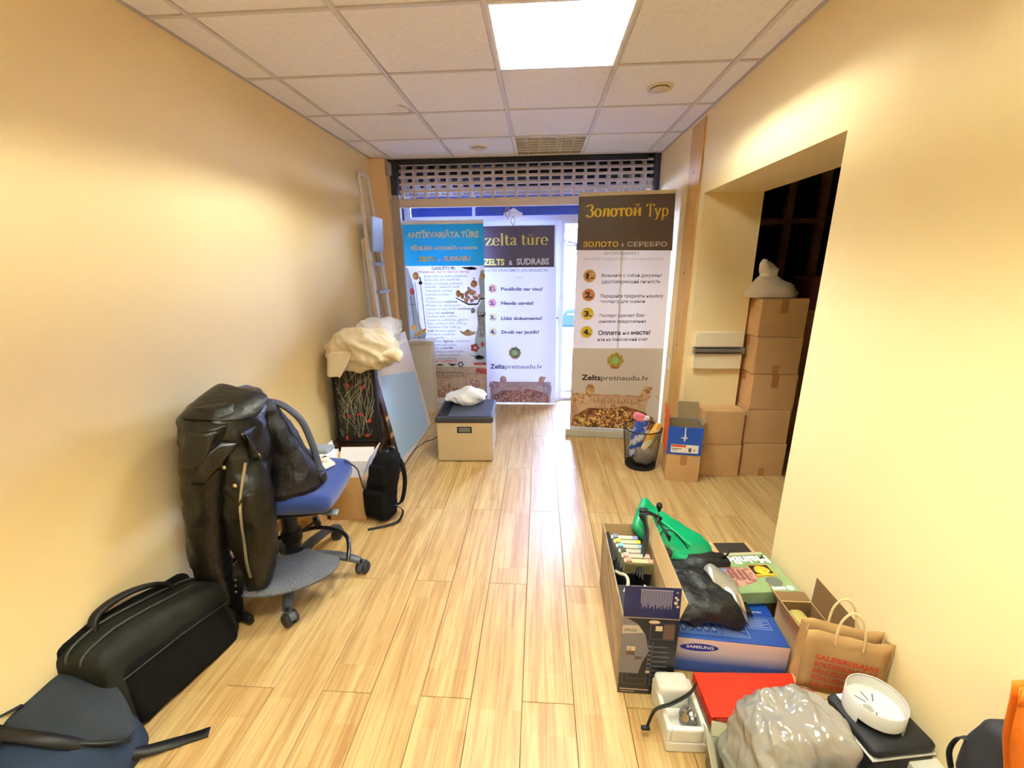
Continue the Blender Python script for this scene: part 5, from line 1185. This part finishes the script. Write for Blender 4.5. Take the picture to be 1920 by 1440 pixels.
fl = T(0, -.2875, .352) @ RX(R(-4)) @ FRONT(0, -.0024, 0)
q = G()
for i in range(22): q.rect(-.040+.0050*i, -.0378+.0050*i, .118-(.06+.02*abs(math.sin(i*1.9))), .112, fl @ T(0,0,.0005))
q.rect(-.042,.070,.112,.1155, fl @ T(0,0,.0005)); obj('print_barlines', q, mat('print_lilac', '#9A98B4', .5), t)
q = G(); 
for x, y, r in ((.080,.088,.005),(.086,.080,.005),(.081,.066,.007),(.088,.052,.006),(.084,.108,.004)): q.disc(x, y, r, None, fl @ T(0,0,.0006), 8)
obj('print_symbols', q, MATS['print_cream'], t)
sd = basis((-.1007, 0, 0), (0,-1,0), (0,0,1))
q = G(); q.flat([(-.26,.02),(.26,.02),(.26,.30),(.1,.26),(-.12,.31),(-.26,.30)], sd); obj('print_side', q, mat('epson_side_photo', '#9C876C', .4, var=(5, '#6F5C4A', .42, .6)), t)
q = G()
for a in range(4): q.flat([(-.2+.05*a,.29-.012*a),(.26,.16-.03*a),(.26,.172-.03*a),(-.2+.05*a,.296-.012*a)], sd @ T(0,0,.0005))
obj('print_streaks', q, mat('epson_streak', '#D7BFA6', .4), t)
CART = [('#D8D6C4','#7C84B8','blue capped'), ('#DAD6BE','#E0C63C','yellow capped'), ('#D6D3C2','#6FA8D0','light blue capped'), ('#D2D0C0','#3E3C40','black capped'), ('#DCD2C4','#E2A0A0','pale pink capped'), ('#D9D2A4','#E88C8C','yellowish pink capped')]
for i, (c, cap, lb) in enumerate(CART):
    x = .628+.006*i; y = -.185 - .033*i
    k = thing('ink_cartridge', lb + ' refillable ink cartridge in the open printer box', 'cartridge', (x, y, .262), R(-2), 'ink cartridges in the printer box')
    m2 = RX(R(14))
    obj('tank', G().bx(-.060, .064, -.0105, .0105, 0, .075, m2), film('cart_%d' % i, c, .30, .25, .0, .2), k, bevel=.003)
    for q_ in (G().bx(-.05, -.028, -.0095, .0095, .075, .083, m2), G().bx(.040, .0625, -.0095, .0095, .052, .076, m2)): obj('cap', q_, mat('cap_%d' % i, cap, .4), k, bevel=.001)
    if i == 5: obj('label', G().bx(-.055, .058, -.0105, -.0095, .004, .062, m2), mat('cart_label', '#DCD69C', .5), k)
t = thing('cartridge_rack', 'black rack holding the ink cartridges inside the printer box', 'rack', (.636, -.26, .007)); obj('block', G().bx(-.085, .08, -.10, .105, 0, .253), BLACK, t, bevel=.004); obj('side_rail', G().bx(-.085, -.070, -.10, .105, .253, .32), BLACK, t, bevel=.003)
t = thing('black_device', 'black plastic device with white trim in the front of the printer box', 'device', (.640, -.545, .007)); obj('body', G().bx(-.080, .085, -.135, .12, 0, .255), mat('device_grey', '#34353A', .35), t, bevel=.01)
obj('trim', G().strap([(.035, .115, .2565), (.04, -.02, .2568), (.05, -.13, .2565)], .006, .003, (1,0,0)), WHITE, t)
obj('port', G().bx(-.065, -.02, -.03, .02, .255, .262), BLACK, t, bevel=.002)
for i, (px, py, lab) in enumerate(((.575, -.455, 'white loop of tubing at the left edge of the printer box'), (.600, -.56, 'white curved tubing over the black device in the printer box'))):
    t = thing('tubing', lab, 'tube', (px, py, .268)); a = [(.0,-.08,.0), (-.004,-.035,.03), (.018,.0,.045), (.055,.012,.04), (.085,.0,.02)] if i else [(.0,-.05,.02), (.018,-.03,.045), (.02,.02,.04), (.0,.06,.02), (-.01,.10,.0)]
    obj('tube', G().tube(smooth_path(a, 6), .007, 8), mat('tube_white', '#CFCBB8', .4), t, smooth=True)
t = thing('black_cables', 'tangle of black cables hanging over the side of the printer box', 'cable', (.735, -.24, .36))
for k in range(4): obj('cable', G().tube(smooth_path([(-.10+.01*k,-.16-.01*k,-.07), (-.05,-.10+.01*k,-.03), (-.02,-.04+.015*k,.05), (-.02-.008*k,.03,.105), (.02+.01*k,.06-.01*k,.09), (.05,.0+.01*k,.06), (.075,-.05,.02+.008*k)], 5), .0042, 6), BLACK, t, smooth=True)
obj('plug', G().soft((.04,.03,.03), .01, 6, m=T(-.02,.06,.10)), BLACK, t, smooth=True)

# printer carton, blue
t = thing('blue_carton', 'closed blue and white printer carton with oval logo', 'box', (.986, -.455, 0), R(-4))
SB = mat('samsung_blue', '#27468F', .4)
def gradmat(name, stops, axis=2, lo=0, hi=1):
    m = bpy.data.materials.new(name); m.use_nodes = True; n = m.node_tree.nodes; l = m.node_tree.links; b = n['Principled BSDF']; b.inputs['Roughness'].default_value = .4
    tcx = n.new('ShaderNodeTexCoord'); s_ = n.new('ShaderNodeSeparateXYZ'); l.new(tcx.outputs['Object'], s_.inputs[0]); mr = n.new('ShaderNodeMapRange'); mr.inputs[1].default_value = lo; mr.inputs[2].default_value = hi
    l.new(s_.outputs[axis], mr.inputs[0]); r = n.new('ShaderNodeValToRGB'); e_ = r.color_ramp.elements
    for i, (p, c) in enumerate(stops):
        q_ = e_[i] if i < 2 else e_.new(p)
        q_.position = p; q_.color = lin(c)
    l.new(mr.outputs[0], r.inputs[0]); l.new(r.outputs[0], b.inputs['Base Color']); MATS[name] = m; return m
obj('body', G().bx(-.208, .208, -.150, .150, .001, .165), SB, t, bevel=.003)
ff = FRONT(0, -.1506, 0)
obj('print_front', G().rect(-.207, .207, .003, .163, ff), gradmat('carton_fade', [(0, '#1B3A90'), (1, '#EADBD6'), (.30, '#2C54AC'), (.62, '#CFC8D2')], 2, 0, .165), t)
obj('logo', G().disc(-.115, .128, .072, .018, ff @ T(0,0,.0005) @ RZ(R(2)), 32), mat('logo_blue', '#1E2F9A', .4), t)
obj('lettering', G().text('SAMSUNG', -.166, -.064, .1205, .0145, ff @ T(0,0,.001) @ RZ(R(.5)), .03), mat('print_white', '#E9E9F0', .5), t)
obj('lettering', G().text('Samsung Printer', .075, .135, .062, .008, ff @ T(0,0,.0008), 0).text('Xpress', .139, .167, .062, .008, ff @ T(0,0,.0008), .02), mat('print_paleblue', '#8FA4CF', .5), t)
top = T(0, 0, .1654)
obj('print_top', G().flat([(-.207,.0),(.207,.0),(.207,.149),(-.207,.149)], top), gradmat('carton_top_fade', [(0, '#1E3C9C'), (1, '#2E7BE6'), (.5, '#2A68DE')], 1, .0, .15), t)
q = G(); q.frame(-.185,-.035,-.125,-.04,.002, top @ T(0,0,.0005)).frame(-.03,.075,-.125,-.02,.002, top @ T(0,0,.0005)).frame(.085,.175,-.075,-.02,.002, top @ T(0,0,.0005))
for i in range(5):
    q.frame(-.182+.029*i,-.156+.029*i,-.118,-.06,.0015, top @ T(0,0,.0006)); q.disc(-.169+.029*i,-.095,.008,.010, top @ T(0,0,.0006), 12)
for i in range(12): q.rect(-.022,.065-.012*(i % 3),-.118+.0078*i,-.1155+.0078*i, top @ T(0,0,.0006))
for i in range(5): q.rect(.092,.168-.018*(i % 2),-.066+.0085*i,-.063+.0085*i, top @ T(0,0,.0006))
obj('print_lines', q, mat('print_lightblue', '#93A4CE', .5), t)
obj('lettering', G().text('Samsung Printer', .03, .115, .012, .010, top @ T(0,0,.0008), .01).text('Xpress', .120, .168, .012, .010, top @ T(0,0,.0008), .03), MATS['print_white'], t)
obj('seam', G().bx(-.2083, .2083, -.002, .0, .1645, .1662), mat('seam_navy', '#182C66', .5), t)

# mainboard box on a carton
t = thing('kraft_carton', 'kraft carton with two dark printed panels under the green box', 'box', (1.125, -.165, 0), R(4))
obj('body', G().bx(-.185, .185, -.115, .155, .001, .186), KRAFT, t, bevel=.004)
obj('dark_panel', G().bx(-.155, -.035, .05, .14, .186, .1875).bx(.005, .165, .05, .145, .186, .1875), mat('panel_dark_brown', '#2E2722', .5), t)
t = thing('green_box', 'flat green computer board box lying upside down to the viewer', 'box', (1.105, -.315, .1885), R(6))
GRN = mat('board_green', '#7C9666', .4, var=(8, '#8BA474', .4, .65))
obj('body', G().bx(-.205, .205, -.118, .138, 0, .058), GRN, t, bevel=.003)
tt = basis((0, 0, .0584), (-1,0,0), (0,-1,0))
obj('lettering', G().text('MainBoard', -.195, .105, -.105, .048, tt @ T(0,0,.0006), .045), mat('print_white2', '#EFEFEA', .45), t)
obj('lettering_shadow', G().text('MainBoard', -.192, .108, -.108, .048, tt @ T(0,0,.0002), .06), mat('print_darkgreen', '#3E4E38', .5), t)
q = G(); q.rect(-.19, .19, -.134, -.118, tt @ T(0,0,.0003)); obj('print_band', q, mat('print_olive', '#B9B090', .5), t)
obj('print_photo', G().flat([(-.10,-.03),(.09,-.045),(.135,.045),(.03,.085),(-.06,.055)], tt @ T(0,0,.0004)), mat('board_photo', '#B58E80', .45, var=(35, '#8F5A56', .45, .6)), t)
q = G()
for i in range(5): q.rect(-.04+.022*i, -.028+.022*i, -.02, .05-.006*i, tt @ T(0,0,.0008))
obj('print_slots', q, mat('slot_plum', '#7A4A48', .5), t)
obj('print_ribbon', G().flat([(.05,-.05),(.14,-.075),(.16,-.055),(.10,-.02)], tt @ T(0,0,.0009)), mat('ribbon_orange', '#E3A13C', .45, var=(40, '#E8CF5C', .45, .55)), t)
obj('print_ribbon', G().flat([(.03,-.025),(.075,-.04),(.085,-.028),(.05,-.01)], tt @ T(0,0,.001)), mat('ribbon_blue', '#7C8FD0', .45), t)
q = G(); q.flat([(-.165,-.045),(-.075,-.05),(-.07,.028),(-.165,.032)], tt @ T(0,0,.001)); obj('print_sticker', q, mat('sticker_black', '#2B2620', .45), t)
q = G(); q.disc(-.12,-.012,.034,.026, tt @ T(0,0,.0014), 14, .1); q.rect(-.16,-.078,.012,.024, tt @ T(0,0,.0014)); q.frame(-.165,-.071,-.046,.03,.003, tt @ T(0,0,.0014)); obj('print_sticker', q, mat('sticker_orange', '#EDA32E', .45, var=(30, '#F0C53A', .45, .6)), t)
obj('print_mouse', G().disc(-.13,.06,.035,.03, tt @ T(0,0,.0006), 16), mat('mouse_grey', '#6A6E66', .4), t)
obj('print_logo', G().disc(-.175,.10,.014,.014, tt @ T(0,0,.0008), 14).rect(-.155,-.09,.092,.106, tt @ T(0,0,.0008)), MATS['print_white2'], t)

# green plastic bag, microphone, black bag with foil pouch
t = thing('green_bag', 'emerald green plastic bag leaning beside the printer box', 'bag', (.84, -.14, 0))
GP = mat('green_plastic', '#17A06E', .28, spec=.5, bump=(14, .35), var=(5, '#128A5C', .4, .65))
def gsh(p): p = V(p); p.z += .018*noise.noise(V((p.x*9, p.y*9, 1.7))); p.y += .012*math.sin(p.x*16); return p
gm = basis((.03, .0, .30), (.78, -.24, -.52), (.42, .8, .22))
obj('body', G().soft((.40, .21, .05), .024, 26, .012, 9, 61, gm, gsh), GP, t, smooth=True)
obj('front_fold', G().soft((.16, .05, .12), .024, 14, .016, 11, 63, T(.035, -.105, .225) @ RY(R(18))), GP, t, smooth=True)
obj('crease', G().strap([gm @ V(p) for p in ((-.17,.0,.030), (-.06,.012,.034), (.08,-.005,.034))], .012, .004, (0,1,.3)), mat('green_light', '#3DC493', .25), t)
t = thing('microphone', 'small black gooseneck microphone on a black base beside the green bag', 'microphone', (.795, -.235, .29))
obj('base', G().soft((.06, .10, .05), .018, 8, .003, 20, 2, RZ(R(25))), mat('mic_base', '#26272B', .4), t, smooth=True)
obj('switch', G().bx(.005,.015,-.02,.03,.022,.03, RZ(R(30))), STEEL, t)
obj('gooseneck', G().tube(smooth_path([(-.02,.01,.02), (-.028,.015,.09), (-.018,.03,.19)], 5), .0035, 8), STEEL, t, smooth=True)
obj('head', G().lathe([(0,-.012), (.006,-.010), (.008,.0), (.013,.008), (.0135,.02), (.009,.030), (0,.033)], 16, T(-.0175,.031,.198) @ RX(R(-6))), BLACK, t, smooth=True)
obj('cable', G().tube(smooth_path([(-.02,.01,.03), (.01,.03,.085), (.06,.02,.085), (.11,-.02,.03)], 6), .003, 6), BLACK, t, smooth=True)
t = thing('black_bag', 'crumpled black plastic bag lying on the blue carton', 'bag', (.925, -.40, .166))
PB = mat('black_polythene', '#121315', .48, spec=.35, bump=(34, .9))
def bsh(p):
    p = V(p); f = 1-2*abs(noise.noise(V((p.x*9, p.y*9, p.z*9+1)))); f2 = 1-2*abs(noise.noise(V((p.x*19+2, p.y*19, p.z*19)))); p += p.normalized()*(.016*f+.008*f2); p.z = max(p.z, -.052) - .02*max(0, p.x/.13); return p
obj('body', G().soft((.27, .29, .105), .05, 34, .012, 9, 71, T(-.015, 0, .054), bsh), PB, t, smooth=True)
obj('neck', G().soft((.26, .06, .05), .022, 24, .014, 14, 73, T(.02, .125, .095) @ RZ(R(12)) @ RY(R(-10)), bsh), PB, t, smooth=True)
obj('ear', G().sheet([[(.10+.05*j/4+.008*i, .125+.02*j/4+.012*math.sin(i+j), .09+.014*i+.03*(j/4)+.006*math.sin(j*2+i)) for j in range(5)] for i in range(5)]), PB, t, smooth=True, solid=.003, sub=1)
obj('skirt', G().sheet([[(.06+.10*i/6+.02*j/5, .10-.20*j/5+.01*math.sin(i*2+j), .088-.05*i/6-.02*(j/5)**2+.010*math.sin(i*1.3+j*1.7)) for j in range(6)] for i in range(7)]), PB, t, smooth=True, solid=.003, sub=1)
t = thing('foil_pouch', 'silvery grey antistatic pouch lying on the black plastic bag', 'pouch', (1.0, -.43, .17))
rows_ = []
for i in range(9):
    f = i/8; rows_.append([(-.060+.045*f + (.115-.02*f)*j/6, .085-.175*f + .010*math.sin(j), .135-.10*f**2.2 + .010*math.sin(j*1.1+f*4) - .03*(j/6-.4)**2*4) for j in range(7)])
obj('sheet', G().sheet(rows_), mat('foil', '#A7A59E', .25, .45, bump=(22, .4)), t, smooth=True, solid=.003, sub=1)
obj('label', G().sheet([[V(rows_[i][j])+V((0, -.003, .005)) for j in (4, 5)] for i in (5, 6, 7)]), mat('pouch_label', '#C9AE92', .5), t, solid=.002)

# open carton and paper bag by the wall
open_box('open kraft carton against the right wall behind the paper bag', 1.195, 1.328, -.70, -.475, 0, .252, 0, {'right': (1, .118), 'left': (32, .105), 'back': (86, .05)}, mo=KRAFT_IN, mi=mat('carton_dark', '#7A5C38', .85))
t = thing('yellow_packet', 'small yellowish packet lying inside the open kraft carton', 'packet', (1.26, -.53, .007)); obj('body', G().soft((.06,.09,.22), .02, 8, .004, 12, 3, T(0,0,.112)), mat('packet_olive', '#B5A65A', .5), t, smooth=True)
t = thing('kraft_flap_box', 'low kraft box under the paper sale bag', 'box', (1.235, -.79, 0), R(-18))
obj('body', G().bx(-.075, .072, -.065, .055, .001, .19), KRAFT_IN, t, bevel=.003); obj('flap', G().bx(-.075, .04, -.105, -.063, .187, .191, RX(R(4))), KRAFT_IN, t, bevel=.001)
t = thing('paper_bag', 'brown paper carrier bag with red sale lettering leaning on the wall', 'paper bag', (1.217, -.795, .193), R(-13))
KP = mat('brown_paper', '#BC9A6C', .8, spec=.15, bump=(24, .25), var=(9, '#B08D5E', .38, .68))
def bagface(yy, lean_): return [[(-.118+.236*j/8 + .004*math.sin(i*1.3), yy + lean_*i/6 + .004*math.sin(j*1.9+i), .232*i/6 + .004*math.sin(j*.9)*(i/6)) for j in range(9)] for i in range(7)]
obj('front', G().sheet(bagface(-.03, .004)), KP, t, smooth=True, solid=.0015)
obj('back', G().sheet(bagface(.028, -.004)), KP, t, smooth=True, solid=.0015)
obj('side_gusset', G().sheet([[(-.118, -.03, 0), (-.108, 0, 0), (-.118, .028, 0)], [(-.117, -.026, .23), (-.104, 0, .23), (-.117, .024, .23)]]), KP, t, solid=.0015)
obj('side_gusset', G().sheet([[(.118, -.03, 0), (.108, 0, 0), (.118, .028, 0)], [(.119, -.026, .23), (.106, 0, .23), (.119, .024, .23)]]), KP, t, solid=.0015)
obj('base', G().bx(-.116, .116, -.03, .028, 0, .002), KP, t)
for yy in (-.032, .030): obj('handle', G().tube(smooth_path([(-.035, yy, .19), (-.038, yy, .235), (-.03, yy+.004, .29), (-.004, yy+.008, .322), (.025, yy+.006, .30), (.038, yy, .24), (.04, yy, .19)], 6), .0035, 7), mat('paper_cord', '#D8C193', .7), t, smooth=True)
RED = mat('print_salered', '#BF3F1E', .6); q = G(); bm = FRONT(0, -.0375, 0)
for i, s_ in enumerate(('SALE%REBAJAS', 'SOLDES%SALDOS', 'SALDI%СКИДКИ', 'SCHLUSSVERKAUF', 'SALE%REBAJAS')):
    q.text(s_, -.088, .084, .136-.0275*i, .0185, bm @ T(0, 0, .003) @ RZ(R(-1.5)), .04)
obj('lettering', q, RED, t)

# white foam tray, red-lidded box, plastic sheeting
t = thing('foam_tray', 'white polystyrene packing tray on the floor in front of the printer box', 'packing', (.718, -.81, 0), R(1))
FO = mat('polystyrene', '#E3E2DC', .8, spec=.2, bump=(180, .12, 'voronoi'))
q = G(); q.bx(-.066,.068,-.088,.10,.001,.045).bx(-.066,-.050,-.088,.10,.045,.10).bx(.052,.068,-.088,.10,.045,.10).bx(-.050,.052,-.088,-.070,.045,.10)
obj('tray', q, FO, t, bevel=.006)
obj('back_block', G().soft((.112, .07, .10), .014, 8, .002, 20, 3, T(-.008, .062, .085)), FO, t, smooth=True)
t = thing('metal_fitting', 'shiny metal fitting lying in the foam tray', 'fitting', (.745, -.83, .047)); obj('disc', G().lathe([(0,0), (.028,0), (.032,.006), (.026,.012), (.012,.016), (.012,.03), (0,.03)], 18, T(0,0,.02) @ RX(R(40)) @ RY(R(-35))), mat('chrome', '#B8BCC6', .15, 1.0), t, smooth=True, ang=40)
obj('stem', G().tube([(-.03,-.01,.012), (.01,.0,.02)], .010, 10), MATS['chrome'], t, smooth=True)
t = thing('black_lead', 'short black twin lead lying across the foam tray', 'cord', (.70, -.80, .152))
for k in range(2): obj('wire', G().tube(smooth_path([(-.10,-.055-.006*k,-.10), (-.075,-.045-.006*k,-.035), (-.02,-.035-.008*k,-.015), (.045,-.01-.006*k,.0), (.08,.02,.012)], 5), .0035, 6), BLACK, t, smooth=True)
obj('plug', G().soft((.03,.015,.012), .005, 5, m=T(-.105,-.058,-.105)), BLACK, t, smooth=True)
t = thing('red_box', 'flat white box with a bright red lid in front of the blue carton', 'box', (.992, -.765, 0), R(2.5))
obj('base', G().bx(-.182, .182, -.078, .078, .001, .072), mat('box_white', '#E2DDD4', .5), t, bevel=.002)
RL = mat('lid_red', '#E2301E', .32, spec=.5)
obj('lid', G().bx(-.186, .186, -.082, .082, .062, .108), RL, t, bevel=.003)
q = G(); sdr = basis((-.1863, 0, 0), (0,-1,0), (0,0,1))
for i in range(3): q.rect(-.072, .06, .070+.011*i, .072+.011*i, sdr @ T(0,0,.0004))
q.rect(-.06,-.01,.078,.090,sdr @ T(0,0,.0006)); 
fr_ = FRONT(0, -.0823, 0); q.frame(-.165,-.145,.072,.09,.003,fr_ @ T(0,0,.0004)).rect(-.14,-.135,.072,.09,fr_ @ T(0,0,.0004)).rect(-.170,-.10,.095,.099,fr_ @ T(0,0,.0004))
obj('print_pale', q, mat('print_pink', '#E9A294', .5), t)
q = G(); sw2 = basis((-.1823, 0, 0), (0,-1,0), (0,0,1))
for x, z in ((-.05,.045),(-.03,.03),(.0,.045),(.02,.022),(.045,.04),(.05,.015),(-.045,.018)): q.disc(x, z, .004, None, sw2 @ T(0,0,.0004), 6)
obj('print_dots', q, mat('print_redbrown', '#8C4238', .5), t)
t = open_box('open grey carton under the milky plastic sheeting', .745, 1.02, -1.26, -.945, 0, .125, R(-10), {'left': (30, .05), 'back': (12, .05)}, mo=mat('carton_grey', '#6E6A52', .7), mi=mat('carton_pale', '#C9C3A8', .7))
t = thing('plastic_sheeting', 'crumpled milky plastic sheeting bulging out of the grey carton', 'plastic sheet', (.932, -1.035, .127))
MK = film('milky_plastic', '#DCD8D0', .40, .10, .34, .52, (20, .5))
def psh(p):
    p = V(p); z = (p.z+.13)/.26; p.x = (p.x)*(1.10 - .20*z) + .02*z; p.y *= 1 - .30*z
    r1 = 1-2*abs(noise.noise(V((p.x*6+p.z*4+1, p.y*6, p.z*5)))); r2 = 1-2*abs(noise.noise(V((p.x*16, p.y*14+2, p.z*9+p.x*8)))); r3 = 1-2*abs(noise.noise(V((p.x*34+p.z*20, p.y*30, p.z*22))))
    p += p.normalized()*(.020*r1+.014*r2+.006*r3); return p
obj('bulge', G().soft((.225, .22, .245), .04, 64, .012, 9, 81, T(0, .0, .112), psh), MK, t, smooth=True)
obj('loose_fold', G().sheet([[(-.10+.20*j/10+.01*math.sin(i*1.7), -.125+.02*math.sin(j*1.3+i)-.03*i/8, .20-.18*i/8+.012*math.sin(j*2.1+i*.8)) for j in range(11)] for i in range(9)]), MK, t, smooth=True, solid=.001, sub=1)
t = thing('clear_film', 'small clear plastic film crumpled at the bottom edge of the view', 'plastic sheet', (1.11, -1.045, 0))
obj('body', G().soft((.18, .14, .17), .05, 18, .028, 13, 83, T(0, 0, .085)), film('clear_film_mat', '#D5D6D4', .35, .1, .4, .5, (20, .8)), t, smooth=True)

# black box with a white plastic ring on it
t = thing('black_box', 'black box with pale lid edge against the right wall', 'box', (1.215, -.975, 0), R(9))
BX = mat('box_black', '#121216', .55)
obj('body', G().bx(-.094, .094, -.082, .084, .001, .262), BX, t, bevel=.008)
obj('lid_edge', G().bx(-.096, .096, -.084, .086, .262, .268), mat('lid_edge_pale', '#C4BDB6', .5), t, bevel=.002)
obj('lid', G().soft((.190, .168, .034), .015, 8, m=T(0, .001, .283)), mat('lid_black2', '#15151A', .7, bump=(200, .1)), t, smooth=True)
obj('side_strip', G().bx(-.0965, -.094, -.055, -.025, .0, .262), mat('strip_grey', '#3A3C42', .5), t)
obj('label', G().bx(-.07, .0, .058, .076, .3005, .3025), PAPER, t, bevel=.001)
t = thing('plastic_ring', 'round white plastic tub with slots lying on the black box', 'tub', (1.20, -.965, .3015), R(20))
WP = mat('white_plastic', '#D9D8D4', .35)
def ring_(a0, a1, z0): return G().lathe([(.069, .062), (.069, z0), (.072, z0), (.072, .064), (.0705, .066), (.069, .064)], 34, None, R(a0), R(a1))
obj('wall', ring_(-80, 185, .0), WP, t, smooth=True, ang=40); obj('wall', ring_(185, 280, .020), WP, t, smooth=True, ang=40)
obj('floor_disc', G().lathe([(0, .022), (.069, .022), (.069, .026), (0, .026)], 34), WP, t, smooth=True, ang=30)
obj('inner_tube', G().lathe([(.013,.026), (.016,.026), (.016,.052), (.013,.052), (.013,.026)], 18, T(-.046, -.012, 0)), WP, t, smooth=True, ang=40)
for a in range(6):
    m2 = RZ(R(40+a*38)); obj('slot', G().bx(.018, .045, -.0015, .0015, .0258, .0266, m2), mat('slot_dark', '#4A4A48', .6), t)

# white box, rucksack and orange bag in the near right corner
t = thing('white_box', 'small white box at the foot of the right wall beside the dark rucksack', 'box', (1.283, -1.105, 0), R(0)); obj('body', G().bx(-.035, .045, -.075, .07, .001, .235), mat('white_card', '#DAD9D2', .5), t, bevel=.003); obj('lid', G().bx(-.037, .047, -.077, .072, .215, .247), mat('white_card2', '#E2E0D8', .45), t, bevel=.003)
t = thing('orange_bag', 'orange paper bag leaning over the dark rucksack at the right edge', 'bag', (1.21, -1.27, .50))
OB = mat('orange_paper', '#EE8A34', .6, bump=(16, .3), var=(5, '#E57A22', .4, .65))
def osheet(dy): 
    rw = []
    for i in range(9):
        f = i/8; xl = -.112*f**.8 + .012*(1-f)*math.sin(f*6); rw.append([(xl + (.118-xl)*j/8, dy - .03*f + .006*math.sin(j*1.3+i*.7), .005 + (.318-.035*j/8)*f) for j in range(9)])
    return rw
obj('front', G().sheet(osheet(-.012)), OB, t, smooth=True, solid=.002)
obj('back', G().sheet(osheet(.002)), OB, t, smooth=True, solid=.002)
obj('top_fold', G().sheet([[(x_, y_-.006, z_) for x_, y_, z_ in osheet(-.012)[8]], [(x_, y_-.008, z_-.035) for x_, y_, z_ in osheet(-.012)[8]]]), mat('orange_dark', '#D9731F', .6), t, smooth=True, solid=.003)
t = thing('dark_rucksack', 'dark navy rucksack leaning at the right wall below the orange bag', 'backpack', (1.25, -1.37, 0))
DN = mat('dark_navy_nylon', '#13121A', .75, spec=.25, bump=(280, .15), var=(5, '#1B1A24', .4, .7))
obj('body', G().soft((.155, .40, .43), .05, 22, .008, 7, 91, T(0, 0, .216)), DN, t, smooth=True)
obj('front_pocket', G().soft((.06, .30, .24), .028, 14, .006, 8, 93, T(-.075, .0, .19)), DN, t, smooth=True)
def hsh(p): p = V(p); p.y -= .25*max(0, p.z); return p
obj('hood', G().soft((.115, .14, .20), .022, 16, .004, 8, 95, T(.018, .135, .50), hsh), mat('hood_grey', '#24252D', .75, bump=(240, .2)), t, smooth=True)
obj('grab_loop', G().strap(smooth_path([(-.05, .19, .42), (-.055, .20, .46), (-.045, .20, .50), (-.03, .19, .505), (-.025, .18, .47), (-.02, .175, .43)], 5), .013, .004, (1,.2,0)), BLACK, t, smooth=True)
